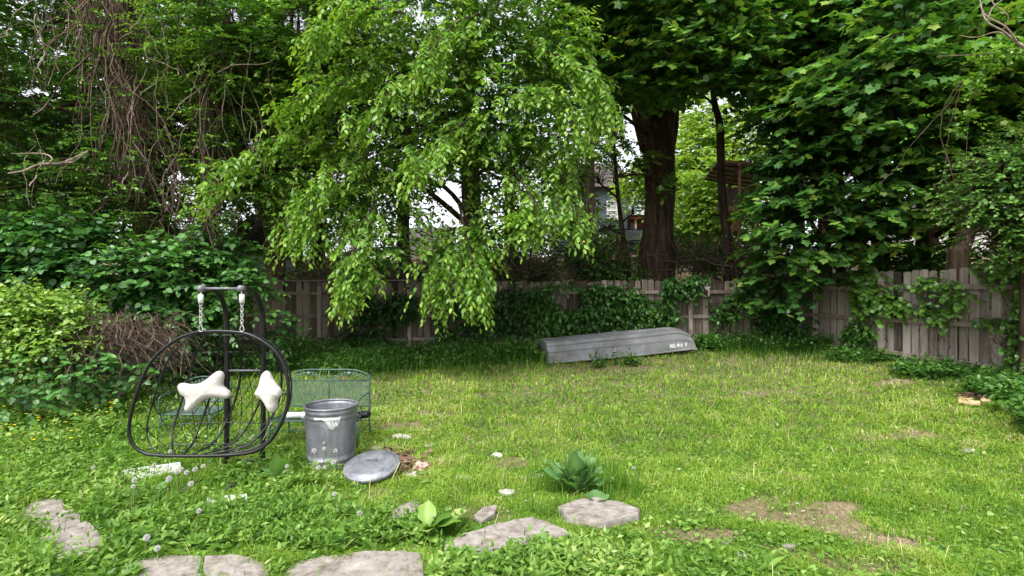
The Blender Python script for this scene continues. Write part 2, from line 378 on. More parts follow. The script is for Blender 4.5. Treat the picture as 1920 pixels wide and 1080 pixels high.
def onslab(x, y, grow=0.0):
    k = np.zeros(x.shape, bool)
    for p in SLABW.values(): k |= inpoly(x, y, p, grow)
    return k
FA, FB, FC = np.array([-12.5, 14.3]), np.array([7.05, 13.2]), np.array([9.75, 2.7])   # fence line: back, corner, right
def inyard(x, y):
    yb = FA[1]+(x-FA[0])/(FB[0]-FA[0])*(FB[1]-FA[1]); xr = FB[0]+(FB[1]-y)/(FB[1]-FC[1])*(FC[0]-FB[0])
    return (y < yb-.05) & (x < xr-.03)
def build_grass():
    n = 640000
    px = rng.uniform(-420, 2300, n); py = 655+rng.power(1.25, n)*640
    g = G(px, py); x, y = g[:, 0], g[:, 1]
    keep = inyard(x, y) & (rng.random(n) > np.clip(bare(x, y)*1.3, 0, .965)) & ~(onslab(x, y, -.10+.12*np.sin(x*23)*np.sin(y*17)) & (rng.random(n) > .012)) & (y > 1.9)
    g = g[keep]; x, y = g[:, 0], g[:, 1]; m = len(g)
    pn = nz(np.stack([x, y, x*0], -1), 1.6, 3)
    h = (.030+.020*np.clip(pn+.4, 0, 1.4)+.0035*y)*rng.uniform(.6, 1.35, m)*(1+.5*np.clip(nz(np.stack([x, y, x*0], -1), 6.5, 9), -.5, 1))
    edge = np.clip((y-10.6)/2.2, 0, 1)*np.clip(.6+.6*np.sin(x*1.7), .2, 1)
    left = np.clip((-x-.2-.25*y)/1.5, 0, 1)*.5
    h = h*(1+1.6*edge*rng.random(m)+1.4*left*rng.random(m)); h = np.where(rng.random(m) < .006, h*3.2, h)
    wd = np.clip(.0013*y, .0034, .018)*rng.uniform(.7, 1.5, m)
    an = rng.uniform(0, 2*math.pi, m); dr = np.stack([np.cos(an), np.sin(an), 0*an], -1); sd = np.stack([-np.sin(an), np.cos(an), 0*an], -1)
    bend = rng.uniform(.5, 2.1, m)
    p0 = g-np.array([0, 0, .01]); up = UP[None]
    mid = p0+up*(h*.62)[:, None]+dr*(h*.25*bend)[:, None]; tip = p0+up*(h*np.clip(1.05-.35*bend, .3, 1))[:, None]+dr*(h*.85*bend)[:, None]
    V = np.stack([p0-sd*wd[:, None]*.5, p0+sd*wd[:, None]*.5, mid-sd*wd[:, None]*.42, mid+sd*wd[:, None]*.42, tip], 1).reshape(-1, 3)
    o = (np.arange(m)*5)[:, None, None]; Fc = (np.array([(0, 1, 3), (0, 3, 2), (2, 3, 4)])[None]+o).reshape(-1, 3)
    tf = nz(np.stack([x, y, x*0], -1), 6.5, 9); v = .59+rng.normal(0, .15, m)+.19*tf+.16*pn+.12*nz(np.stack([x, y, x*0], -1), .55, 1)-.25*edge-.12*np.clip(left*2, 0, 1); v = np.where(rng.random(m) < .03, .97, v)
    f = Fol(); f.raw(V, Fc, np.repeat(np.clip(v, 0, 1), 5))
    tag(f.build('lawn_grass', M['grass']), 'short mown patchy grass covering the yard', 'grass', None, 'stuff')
build_grass()
# regions of taller leafy ground cover: px, py, rx, ry, weight, height
def build_cover():
    f = Fol(); fg = Fol()
    # low broadleaf plants everywhere in the lawn (clover, plantain)
    n = 30000; px = rng.uniform(-300, 2200, n); py = 668+rng.power(1.3, n)*560
    g = G(px, py); k = inyard(g[:, 0], g[:, 1]) & ~onslab(g[:, 0], g[:, 1], -.1) & (nz(g*np.array([1, 1, 0]), 1.4, 7) > rng.uniform(-.5, .8, n)) & (rng.random(n) > bare(g[:, 0], g[:, 1])*.8)
    g = g[k]; m = len(g); a = rng.uniform(0, 6.28, m)
    f.add(g+UP*rng.uniform(.005, .035, (m, 1)), np.stack([np.cos(a), np.sin(a), rng.uniform(-.1, .7, m)], -1), UP+rng.normal(0, .3, (m, 3)), rng.uniform(.018, .045, m)*(1+.03*g[:, 1]), 'broad', np.clip(rng.normal(.55, .2, m), 0, 1))
    # leafy weeds of the rough corner
    REG = [(120, 780, 260, 75, 1.0, .30), (60, 860, 200, 80, 1.0, .24), (250, 830, 160, 60, .6, .10), (190, 890, 110, 34, 1, .16), (30, 1050, 120, 60, .9, .16), (320, 990, 260, 50, 1, .14), (130, 900, 90, 26, 1, .24), (220, 935, 90, 24, 1, .2), (480, 905, 90, 22, 1, .17), (760, 985, 60, 20, 1, .18),
           (500, 1000, 260, 40, 1, .13), (620, 1000, 220, 40, .9, .14), (560, 920, 130, 40, .8, .10), (480, 880, 110, 45, .8, .12), (800, 1000, 100, 30, .7, .10),
           (940, 1070, 160, 35, .9, .12), (1100, 1040, 120, 40, .8, .08), (1060, 1070, 120, 40, .9, .12), (230, 1065, 90, 35, .9, .11), (490, 1065, 50, 30, .8, .1), (-200, 900, 300, 160, 1, .22), (420, 835, 90, 30, .8, .14),
           (1350, 1060, 120, 30, .25, .07), (1250, 1075, 150, 40, .4, .08)]
    for cx, cyy, rx, ry, wt, ht in REG:
        m = int(rx*ry*.034*wt); r = np.sqrt(rng.random(m)); a = rng.uniform(0, 6.28, m)
        px = cx+rx*r*np.cos(a); py = np.maximum(cyy+ry*r*np.sin(a), 690); g = G(px, py)
        k = inyard(g[:, 0], g[:, 1]) & ~onslab(g[:, 0], g[:, 1], -.06+.14*np.sin(g[:, 0]*9)*np.sin(g[:, 1]*8)); g = g[k]; m = len(g)
        if not m: continue
        hh = ht*rng.uniform(.4, 1.3, m)*np.where(rng.random(m) < .07, 1.8, 1); hh = np.minimum(hh*np.clip(1+.5*nz(g*np.array([1, 1, 0]), 4, 2), .5, 1.6), .36); T = nrm(UP+rng.normal(0, .38, (m, 3)))
        q = rng.random(m)
        a1 = q < .6
        sprays(f, g[a1], T[a1], hh[a1], 7, .056, 'ovate', .12, .38, .3, .15, 1.0, .35, .5, 0, .3*nz(g[a1], 2.6, 3))
        a2 = (q >= .6) & (q < .85)
        sprays(f, g[a2], T[a2], hh[a2]*1.1, 8, .07, 'slim', .1, .45, .2, .15, .9, .3, .4, 0, .3*nz(g[a2], 2.6, 3))
        a3 = q >= .85
        for j in range(5):
            mm = int(a3.sum()); aa = rng.uniform(0, 6.28, mm)
            f.add(g[a3], np.stack([np.cos(aa), np.sin(aa), rng.uniform(.2, 1.2, mm)], -1), np.stack([-np.cos(aa)*.5, -np.sin(aa)*.5, 1+0*aa], -1), np.minimum(hh[a3]*.95, .15), 'ovate', np.clip(rng.normal(.6, .15, mm)+.3*nz(g[a3], 2.6, 3), 0, 1), .7)
    tag(f.build('ground_cover', M['weed']), 'leafy green weeds and clover spreading through the grass', 'ground cover', None, 'stuff')
    # tall rough grass: in front of the fence and in tufts near the camera
    TG = [(780, 685, 260, 22, 700, .4), (600, 680, 110, 25, 240, .4), (930, 665, 90, 16, 300, .4), (1500, 668, 90, 14, 300, .3), (1400, 662, 60, 8, 200, .3),
          (1080, 905, 100, 24, 420, .34), (1160, 930, 46, 15, 170, .36), (1320, 1070, 110, 30, 500, .12), (250, 1045, 60, 20, 240, .14), (490, 1060, 40, 20, 160, .14),
          (60, 1040, 120, 40, 300, .22), (120, 850, 160, 50, 260, .3), (420, 980, 160, 40, 420, .16), (340, 940, 90, 22, 300, .2), (600, 960, 120, 30, 260, .15), (180, 960, 90, 30, 200, .2), (560, 900, 60, 16, 120, .18), (1030, 960, 50, 12, 140, .12),
          (720, 1075, 110, 18, 260, .1), (1170, 1060, 160, 30, 500, .1), (1700, 1060, 150, 30, 320, .08), (1500, 1000, 200, 40, 260, .07), (40, 1075, 40, 20, 60, .3), (650, 990, 120, 30, 160, .14), (1090, 780, 60, 14, 40, .2)]
    for cx, cyy, rx, ry, m, ht in TG:
        m = int(m*1.2); r = np.sqrt(rng.random(m)); a = rng.uniform(0, 6.28, m); px = cx+rx*r*np.cos(a); py = np.maximum(cyy+ry*r*np.sin(a), 650)
        g = G(px, py); k = inyard(g[:, 0], g[:, 1]) & ~onslab(g[:, 0], g[:, 1], -.3); g = g[k]; m = len(g); k_ = 5
        h = ht*rng.uniform(.4, 1.2, m)*(.75+.02*g[:, 1]); an = rng.uniform(0, 6.28, m); ln = rng.uniform(.1, .55, m); t = np.linspace(0, 1, k_)
        c = g[:, None]+UP*(h[:, None]*(t-.25*ln[:, None]*t**2))[..., None]+np.stack([np.cos(an), np.sin(an), an*0], -1)[:, None]*(h[:, None]*ln[:, None]*t**2)[..., None]
        sd = np.stack([-np.sin(an), np.cos(an), an*0], -1)[:, None]; wv = (np.clip(.0012*g[:, 1], .004, .012)[:, None]*(1-t**2*.9))[..., None]
        V = np.stack([c-sd*wv*.5, c+sd*wv*.5], 2).reshape(-1, 3); idx = np.arange(m*k_*2).reshape(m, k_, 2)
        Fc = np.concatenate([np.stack([idx[:, :-1, 0], idx[:, :-1, 1], idx[:, 1:, 1]], -1).reshape(-1, 3), np.stack([idx[:, :-1, 0], idx[:, 1:, 1], idx[:, 1:, 0]], -1).reshape(-1, 3)])
        fg.raw(V, Fc, np.repeat(np.clip(rng.normal(.3, .12, m)-.2*(g[:, 1] > 9), 0, 1), k_*2))  # far grass along the fence darkened: shade put into the blade colour
    tag(fg.build('tall_grass', M['grass']), 'long uncut grass in tufts and along the fence', 'grass', None, 'stuff')
    # undergrowth at the foot of the fence
    fu = Fol()
    for cx, cyy, rx, ry, m, ht in [(640, 684, 130, 20, 420, .34), (780, 676, 140, 18, 400, .32), (900, 670, 110, 16, 330, .32), (985, 668, 50, 14, 200, .45), (1360, 652, 70, 8, 260, .5), (1480, 655, 80, 9, 300, .4), (1620, 672, 70, 10, 220, .3),
                                   (1760, 700, 90, 14, 260, .28), (1880, 730, 70, 26, 260, .28), (1905, 700, 40, 26, 200, .5), (2000, 790, 90, 50, 400, .7), (560, 668, 60, 20, 260, .45), (420, 690, 120, 26, 380, .5), (300, 705, 90, 22, 320, .45), (1180, 684, 30, 4, 24, .3), (1125, 688, 10, 3, 14, .4)]:
        r = np.sqrt(rng.random(m)); a = rng.uniform(0, 6.28, m); g = G(cx+rx*r*np.cos(a), np.maximum(cyy+ry*r*np.sin(a), 648))
        k = inyard(g[:, 0], g[:, 1]); g = g[k]; mm = len(g)
        sprays(fu, g, UP+rng.normal(0, .3, (mm, 3)), ht*rng.uniform(.5, 1.2, mm), 8, .10, 'ovate', .15, .3, .25, .15, 1.0, .35, .4)
    M['rank'] = leafmat('rank_weed_leaf', [(0, (.022, .075, .014)), (.5, (.065, .17, .028)), (1, (.16, .30, .055))], .32, .03)
    tag(fu.build('undergrowth', M['rank']), 'leafy green undergrowth at the foot of the wooden fence', 'undergrowth', None, 'stuff')
    # dry bits on bare soil: dead leaves and clippings
    fd = Fol(); n = 5200; px = rng.uniform(560, 2000, n); py = 700+rng.random(n)*420; g = G(px, py)
    k = inyard(g[:, 0], g[:, 1]) & (rng.random(n) < .12+.9*bare(g[:, 0], g[:, 1])) & ~onslab(g[:, 0], g[:, 1]); g = g[k]; m = len(g); a = rng.uniform(0, 6.28, m)
    fd.add(g+UP*rng.uniform(.004, .03, (m, 1)), np.stack([np.cos(a), np.sin(a), a*0+.05], -1), UP+rng.normal(0, .25, (m, 3)), rng.uniform(.015, .045, m), 'slim', np.clip(rng.normal(.5, .25, m), 0, 1))
    dm = leafmat('dry_leaf', [(0, (.12, .075, .045)), (.5, (.30, .23, .14)), (1, (.55, .49, .38))], .15, .02, tint=(1, 1, 1))
    tag(fd.build('leaf_litter', dm), 'dry pale leaf litter on bare patches of the lawn', 'leaf litter', None, 'stuff')
build_cover()

# ================================================================== FENCES
def fence(A, B, label, zb, zt, tilt=0, cap=0, t0=0, gapf=.0, darkj=.3, wm='wood'):
    A = np.array(A); B = np.array(B); L = np.linalg.norm(B-A); t = (B-A)/L; nr = np.array([t[1], -t[0]])   # normal towards the yard
    root = empty('picket_fence', (A[0], A[1], float(gz(A[0], A[1]))), label, 'fence')
    bays = int(round(L/2.44)); bl = L/bays; ang = math.atan2(t[1], t[0])
    for b in range(bays):
        mb = MB(); k = int(bl/.166); pw = bl/k
        sag = random.uniform(-.02, .02)
        for i in range(k):
            s = b*bl+(i+.5)*pw; q = A+t*s; dz = random.uniform(-.022, .022)+sag; lean = random.gauss(0, .011); ww = (pw-.022-random.uniform(0, .014))/2
            z0, z1 = zb(s), zt(s)+dz; q = q+nr*random.uniform(-.006, .004)
            mb.cur = min(1, max(0, random.gauss(.5, darkj))); th = .018; c = .028
            prof = [(-ww, z0), (ww, z0), (ww+lean, z1-c), (ww-c+lean, z1), (-ww+c+lean, z1), (-ww+lean, z1-c)]
            vs = [(q[0]+t[0]*u+nr[0]*o, q[1]+t[1]*u+nr[1]*o, z) for o in (0, -th) for u, z in prof]
            n = 6; mb._add(vs, [tuple(range(n))[::-1], tuple(range(n, 2*n))]+[(j, (j+1) % n, n+(j+1) % n, n+j) for j in range(n)])
        mb.build('picket_panel', M[wm], root)
        for zf in (.09, .46, .82):
            r = MB(); s0, s1 = b*bl, (b+1)*bl; p0 = A+t*s0+nr*.022; p1 = A+t*s1+nr*.022
            z0 = zb(s0)+(zt(s0)-zb(s0))*zf+random.uniform(-.02, .02); z1 = zb(s1)+(zt(s1)-zb(s1))*zf+random.uniform(-.02, .02)
            r.cur = random.uniform(.3, .7)
            r.beam((p0[0]+t[0]*.004+nr[0]*.012, p0[1]+t[1]*.004+nr[1]*.012, z0), (p1[0]-t[0]*.004+nr[0]*.012, p1[1]-t[1]*.004+nr[1]*.012, z1), .06, .085); r.build('rail', M['postwood'], root)
        if b < cap[1] and b >= cap[0]:
            r = MB(); r.beam((*(A+t*(b*bl)+nr*.0), zt(b*bl)+.03), (*(A+t*((b+1)*bl-.01)), zt((b+1)*bl)+.03), .09, .035); r.build('cap_board', M['postwood'], root)
    for b in range(bays+1):
        mb = MB(); s = b*bl; q = A+t*s+nr*.115; mb.cur = random.uniform(.4, .9)
        mb.box((q[0], q[1], (zb(s)-.3+zt(s)-.12)/2), (.095, .095, zt(s)-.12-zb(s)+.3), ang+random.gauss(0, .03)); mb.build('post', M['postwood'], root)
    return root
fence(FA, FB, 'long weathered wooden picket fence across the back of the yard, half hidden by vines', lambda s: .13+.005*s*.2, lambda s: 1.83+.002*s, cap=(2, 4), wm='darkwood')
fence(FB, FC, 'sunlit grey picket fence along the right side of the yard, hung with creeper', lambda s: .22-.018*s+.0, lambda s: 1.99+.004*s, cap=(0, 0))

# ================================================================== TREES
HOLES = [(855, 385, 30, 50), (840, 360, 24, 24), (600, 690, 1, 1), (1190, 240, 26, 46), (1276, 255, 17, 48), (1170, 330, 22, 60), (1215, 345, 30, 40), (60, 170, 34, 14), (197, 146, 22, 10), (330, 330, 20, 20), (270, 335, 14, 12), (340, 232, 16, 12),
         (440, 30, 16, 16), (315, 50, 8, 8), (555, 40, 26, 24), (1522, 335, 12, 24), (1585, 350, 14, 30), (1525, 410, 10, 30), (1600, 330, 14, 12), (1690, 62, 14, 10), (1700, 115, 12, 14), (470, 270, 14, 16), (1130, 345, 44, 60), (1330, 190, 40, 30), (1190, 420, 40, 50), (1280, 430, 30, 40), (1145, 395, 30, 30), (1365, 330, 50, 32), (480, 420, 16, 40), (1545, 420, 14, 22), (1790, 330, 12, 22),
         (20, 70, 12, 12), (120, 300, 8, 8), (410, 205, 12, 14), (700, 290, 14, 12), (690, 240, 12, 8), (930, 330, 10, 26), (1070, 230, 8, 8), (640, 330, 14, 16), (1840, 445, 40, 24), (780, 490, 24, 10), (655, 460, 14, 12)]
def holes(p, grow=1.0, rnd=.9):
    px = 960+p[:, 0]/p[:, 1]*F; py = HY-(p[:, 2]-CZ)/p[:, 1]*F; k = np.ones(len(p), bool)
    px = px+6*np.sin(p[:, 2]*9+p[:, 0]*4); py = py+6*np.sin(p[:, 0]*8+p[:, 1]*3)
    for hx, hy, rx, ry in HOLES: k &= ~((((px-hx)/(rx*grow))**2+((py-hy)/(ry*grow))**2 < 1) & (rng.random(len(p)) < rnd))
    return k
def blob_pts(blobs, n, shell=.45):
    B = np.array(blobs, float); c = np.stack([P(b[0], b[1], b[2]) for b in B]); r = B[:, 3:6]
    wt = (r[:, 0]*r[:, 2]*r[:, 1])**.75*(B[:, 6] if B.shape[1] > 6 else 1); k = rng.choice(len(B), n, p=wt/wt.sum())
    d = nrm(rng.normal(0, 1, (n, 3))); q = rng.random(n)**shell
    return c[k]+d*r[k]*q[:, None], d, q, k, c
def grow(root_loc, name, label, trunk, radii, blobs, n, L, leaves, S, tm, mat, droop=.25, tier=0, v0=.3, vt=.3, vout=.2, group=None, limbs=True, hole=1.0, leanv=(0, 0, 0), bark='bark', clump=(.9, .25), vj=.14, side=.85, wid=1.0, cat='tree', seedo=0.0, lean=0.0, extra=None, shell=.45, vflip=0.0, limbmin=0):
    """a tree: tapered trunk, limbs reaching into every part of the crown, twigs with leaves"""
    tp = [np.array(P(*q)) if len(q) == 3 else np.array(q[:3]) for q in trunk]
    base = tp[0].copy(); base[2] = gz(base[0], base[1])
    if base[2] < tp[0][2]-.05: tp = [base]+tp; radii = [radii[0]*1.1]+list(radii)
    root = empty(name, tuple(base), label, cat, group)
    cl = spline(tp, 7); rr = np.interp(np.linspace(0, 1, len(cl)), np.linspace(0, 1, len(radii)), radii)
    mb = MB(); mb.tube(cl, list(rr), 18 if max(radii) > .2 else 10, rough=.22 if max(radii) > .2 else .14); mb.build('trunk', M[bark], root, True)
    A, d, q, k, C = blob_pts(blobs, n, shell)
    keep = (nz(A, clump[0], 5+seedo) > clump[1]*2-1) | (rng.random(n) < .25)
    if hole: keep &= holes(A, hole*.8)
    keep &= A[:, 2] > gz(A[:, 0], A[:, 1])+.25
    A, d, q, k = A[keep], d[keep], q[keep], k[keep]
    if tier: A[:, 2] = np.round(A[:, 2]/tier)*tier+rng.normal(0, tier*.13, len(A))+.25*nz(A*np.array([1, 1, 0]), .8, seedo)
    if limbs:
        mb = MB(); cla = np.array(cl)
        for ci, c in enumerate(C):
            if blobs[ci][3] < limbmin: continue
            # start from a trunk point below the blob
            dist = np.linalg.norm(cla-c, axis=1)+np.where(cla[:, 2] > c[2]-.15, 2.5, 0)*(1 if c[2] > cla[3, 2] else 0); s = int(np.argmin(dist+rng.uniform(0, .6, len(cla)))); s = max(s, 3) if len(cla) > 8 else s
            a = cla[s]; mid = (a+c)/2+np.array([random.uniform(-.3, .3), random.uniform(-.3, .3), .12*np.linalg.norm(c-a)]); pl = spline([a, mid, c], 6)
            r0 = min(rr[s]*.55, .012*np.linalg.norm(c-a)+.03); mb.tube(pl, list(np.linspace(r0, .014, len(pl))), 7, rough=.1)
            sub = np.where(k == ci)[0][:max(6, int(26*(1 if len(C) < 12 else .6)))]
            for j in sub:
                s2 = pl[random.randint(len(pl)//2, len(pl)-1)]; m_ = (s2+A[j])/2+np.array([0, 0, .1]); mb.tube([s2, m_, A[j]], [.013, .009, .005], 4)
        mb.build('branches', M[bark if bark != 'palebark' else 'twig'], root, True)
    T = d*np.array([1, 1, .35])+rng.normal(0, .35, d.shape)+np.array(leanv)
    if tier: T[:, 2] *= .35
    f = Fol(); tw = Fol(); h = A[:, 2]
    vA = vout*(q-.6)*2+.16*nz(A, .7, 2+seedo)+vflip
    Lr = L*rng.uniform(.6, 1.3, len(A))
    HOLEON[0] = hole
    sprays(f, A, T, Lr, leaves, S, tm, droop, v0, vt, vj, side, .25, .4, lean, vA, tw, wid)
    if extra: extra(f, tw)
    HOLEON[0] = 0
    if mat == 'maple':
        ks = rng.random(len(A)) < .16; sf = Fol(); B = np.repeat(A[ks]+T[ks]*.25+UP*.04, 3, 0); B = B+rng.normal(0, .03, B.shape)
        sprays(sf, B, rng.normal(0, 1, B.shape)*np.array([1, 1, .4])-UP*.4, .09*np.ones(len(B)), 5, .035, 'slim', .3, .4, .2, .3, wid=2.0); sf.build('seed_clusters', M['seeds'], root)
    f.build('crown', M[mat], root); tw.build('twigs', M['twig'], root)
    return root
def arm(f, tw, pts, L, n, S, tm, v0, reps, droop=.45, vt=.35, wid=1.0, spread=.25):
    """an arching leafy bough: sprays hung along a curve"""
    c = np.array(spline([P(*p) for p in pts], 14)); m = len(c); strands(tw, c[None], np.linspace(.028, .006, m)[None])
    tg = nrm(np.gradient(c, axis=0))
    for r in range(reps):
        A = c+rng.normal(0, spread*.35, (m, 3))*np.array([1, 1, .5]); sd = nrm(np.cross(tg, UP))*rng.choice([-1, 1], (m, 1))
        T = tg*.8+sd*rng.uniform(.2, .9, (m, 1))-UP*rng.uniform(.1, .5, (m, 1))
        sprays(f, A, T, L*rng.uniform(.6, 1.2, m), n, S, tm, droop, v0, vt, .1, .85, .22, .35, .1, None, tw, wid)
def center_extra(f, tw):
    for pts, r in [([(640, 300, 10.2), (540, 275, 9.6), (460, 305, 9.2), (385, 372, 8.9)], 3), ([(760, 150, 10), (660, 165, 9.3), (590, 190, 9), (540, 212, 8.8)], 3),
                   ([(860, 130, 9.8), (770, 165, 9.2), (715, 205, 9), (684, 240, 8.8)], 3), ([(900, 220, 9.6), (850, 260, 9), (810, 300, 8.7), (785, 332, 8.5)], 3),
                   ([(700, 400, 9.6), (665, 470, 9.0), (660, 520, 8.8), (650, 560, 8.8)], 4), ([(860, 400, 9.8), (880, 480, 9.2), (885, 530, 9.0), (892, 568, 9)], 4), ([(800, 420, 9.9), (820, 500, 9.4), (824, 535, 9.3), (820, 575, 9.2)], 3),
                   ([(760, 40, 9.4), (690, 30, 9), (620, 60, 8.8), (590, 90, 8.7)], 3), ([(1000, 100, 9.6), (1070, 130, 9.2), (1110, 180, 9), (1135, 235, 9)], 3), ([(980, 200, 9.6), (1010, 190, 9), (1050, 200, 8.8), (1085, 260, 8.8)], 3),
                   ([(1020, 300, 9.8), (1070, 370, 9.3), (1085, 430, 9.2), (1080, 430, 9.2)], 3), ([(600, 380, 9.8), (560, 420, 9.2), (540, 460, 9), (560, 465, 9)], 2), ([(960, 330, 9.6), (1000, 390, 9), (1005, 430, 9), (990, 425, 9)], 3),
                   ([(700, 300, 9.7), (640, 330, 9.1), (600, 370, 8.9), (590, 420, 8.8)], 3), ([(900, 40, 9.4), (850, 60, 9), (810, 110, 8.8), (800, 150, 8.7)], 3)]:
        arm(f, tw, [(a, b-14, c) for a, b, c in pts], .42, 9, .13, 'ovate', .55, max(1, r-1), droop=.35, spread=.45)
grow(0, 'broadleaf_tree', 'bright green arching broadleaf tree drooping over the middle of the back fence', [(893, 500, 15), (886, 400, 14.6), (880, 280, 14), (870, 120, 13.6), (860, -60, 13.2)], [.30, .26, .22, .17, .08],
     [(650, 70, 10.6, 1.7, 1.3, 1.1), (800, 40, 10.2, 1.6, 1.3, 1.2), (940, 60, 10.2, 1.5, 1.3, 1.2), (1050, 130, 10.6, 1.0, 1.2, 1.2), (620, 210, 10.8, 1.2, 1.2, .9), (760, 190, 10.2, 1.5, 1.2, 1.1), (920, 200, 10, 1.5, 1.2, 1.2), (1050, 270, 10.5, .9, 1.1, 1.1),
      (580, 320, 10.8, 1.2, 1, .7), (690, 350, 10.6, 1.2, 1.1, .9), (830, 300, 10.6, 1.0, 1.2, .8), (960, 320, 10.2, 1.1, 1.1, 1.0), (1060, 345, 10.4, .7, 1, .8), (630, 395, 10.2, .9, .9, .65), (740, 410, 10.4, .9, .9, .6), (895, 425, 10.2, .7, .9, .6), (1000, 395, 10.6, .6, .8, .5),
      (665, 490, 9.6, .4, .4, .4), (850, 480, 9.8, .6, .5, .4), (740, 470, 10, .6, .5, .3), (480, 340, 10, .8, .8, .4), (700, -120, 11, 2.6, 2, 1.4), (950, -140, 11, 2.6, 2, 1.4), (820, -380, 12, 3.6, 3, 2)],
     9200, .48, 10, .125, 'ovate', 'bright', .32, v0=.4, vt=.3, vout=.38, lean=.15, extra=center_extra, leanv=(0, -.35, -.1), clump=(1.25, .47), limbmin=.95)
# --- left mass: fine leaved trees wrapped in dead vine
grow(0, 'locust_tree', 'big old tree with fine leaves and a trunk wrapped in dead hanging vines', [(300, 505, 11.8), (262, 330, 11.4), (238, 150, 11), (225, 0, 10.6), (210, -200, 10.4)], [.40, .30, .28, .26, .15],
     [(60, 60, 11, 1.7, 1.3, 1.2), (230, 60, 11.6, 1.5, 1.2, 1.2), (200, 100, 9.8, .7, .4, .2), (230, 240, 9.8, .8, .4, .3), (190, 330, 9.8, .9, .4, .3), (100, 200, 11, 1.6, 1.3, .9), (60, 340, 10.4, 1.4, 1.2, .9), (230, 370, 10.8, 1.3, 1.1, .7), (160, 450, 10.4, 1.5, 1, .7), (330, 440, 10.6, 1.0, .9, .7), (30, 470, 10.2, 1.2, .9, .6), (330, 250, 12, 1.0, 1.0, .9), (-80, 200, 10, 1.4, 1.5, 2), (100, -160, 11, 3.2, 2.4, 1.5), (300, -330, 11.5, 3.5, 3, 1.8), (-150, -80, 10, 2, 2, 2)],
     8200, .50, 15, .085, 'slim', 'compound', .2, tier=.5, v0=.26, vt=.25, vout=.32, wid=1.7, lean=.0)
grow(0, 'locust_tree', 'fine-leaved tree with a narrow vine-clad trunk behind the black swing chair', [(398, 520, 11.2), (392, 420, 11), (388, 300, 10.9), (380, 120, 10.8), (372, -80, 10.8)], [.17, .15, .14, .12, .07],
     [(400, 40, 10, 1.1, 1.0, .9), (480, 90, 9.8, 1.1, 1.1, .8), (360, 130, 10.4, .9, 1, .6), (450, 200, 10.6, 1.2, 1.0, .6), (540, 140, 10.8, 1.0, 1, .9), (450, 330, 10.8, .9, 1, .7), (470, 420, 10.8, .7, .8, .6), (550, 60, 11, 1.2, 1, 1.2), (480, -140, 11, 2.6, 2, 1.3)],
     4600, .50, 15, .09, 'slim', 'compound', .2, tier=.5, v0=.46, vt=.3, vout=.3, wid=1.7)
# --- trunks standing behind the left part of the fence
for i, (px, d, r, lab, tp, bk) in enumerate([(508, 19, .24, 'pale tan tree trunk standing behind the left end of the fence', [(511, 505), (512, 440), (514, 370), (520, 200), (526, 60)], 'palebark'), (528, 16.5, .13, 'dark slim tree just right of the pale trunk behind the fence', [(527, 515), (528, 440), (530, 360), (540, 180), (548, 20)], 'bark'),
                                       (560, 18, .15, 'dark tree third along behind the left end of the fence', [(562, 510), (558, 430), (560, 350), (556, 200), (560, 40)], 'bark'), (480, 17, .12, 'leaning dark sapling left of the pale trunk', [(517, 520), (500, 430), (480, 370), (455, 280), (440, 180)], 'bark')]):
    bl = [(tp[-1][0]-40, 120, d, 1.7, 1.4, 1.6), (tp[-1][0]+50, 220, d, 1.6, 1.4, 1.3), (tp[-1][0], -60, d, 2.6, 2, 1.6), (tp[2][0]-30, 330, d+.5, .9, .8, .6)]
    grow(0, 'woodland_tree', lab, [(x, y, d) for x, y in tp], [r, r*.9, r*.85, r*.7, r*.4], bl, 1500, .7, 9, .14, 'slim', 'compound', .2, v0=.12, vout=.1, wid=1.8, bark=bk, seedo=i*3., group='trees behind the left end of the fence')
# --- big maple with the massive trunk
def maple_root():
    tp = [(1230, 528, 15.6), (1231, 470, 15.6), (1234, 400, 15.6), (1236, 330, 15.6), (1232, 250, 15.5), (1225, 180, 15.4), (1222, 80, 15.2), (1215, -80, 15)]
    def ex(f, tw):
        a = [np.array(P(*q)) for q in [(1232, 330, 15.6), (1205, 230, 15.4), (1178, 160, 15.2), (1150, 60, 15), (1120, -80, 15)]]
    return grow(0, 'maple_tree', 'massive dark-trunked maple rising behind the middle of the back fence', tp, [.52, .49, .46, .44, .50, .66, .5, .35],
     [(1130, 40, 12.2, 1.3, 1.4, .9), (1230, 30, 11.6, 1.4, 1.5, .9), (1350, 60, 11.4, 1.3, 1.5, .8), (1180, 130, 12, 1.1, 1.2, .6), (1290, 120, 11.4, 1.2, 1.3, .4), (1370, 130, 11.4, .8, 1.2, .4), (1220, 160, 12.5, .8, .8, .25), (1130, 200, 13, .6, .8, .5), (1160, 330, 13.5, .6, .8, .6), (1240, 320, 14.3, .4, .4, .35), 
      (1200, -130, 12, 3.0, 2.4, 1.3), (1350, -250, 13, 3.5, 3, 1.6)], 3600, .58, 9, .165, 'maple', 'maple', .25, tier=.38, v0=.38, vt=.28, vout=.3, extra=ex)
mr = maple_root()
mb = MB(); fk = spline([P(1243, 300, 15.75), P(1255, 200, 15.8), P(1262, 100, 15.9), P(1275, -60, 16)], 6); mb.tube(fk, list(np.linspace(.34, .24, len(fk))), 12, rough=.2)
fk = spline([P(1222, 280, 15.6), P(1200, 205, 15.5), P(1183, 150, 15.4), P(1160, 60, 15.2), P(1140, -60, 15)], 6); mb.tube(fk, list(np.linspace(.34, .2, len(fk))), 12, rough=.2)
mb.build('limb', M['bark'], mr, True)
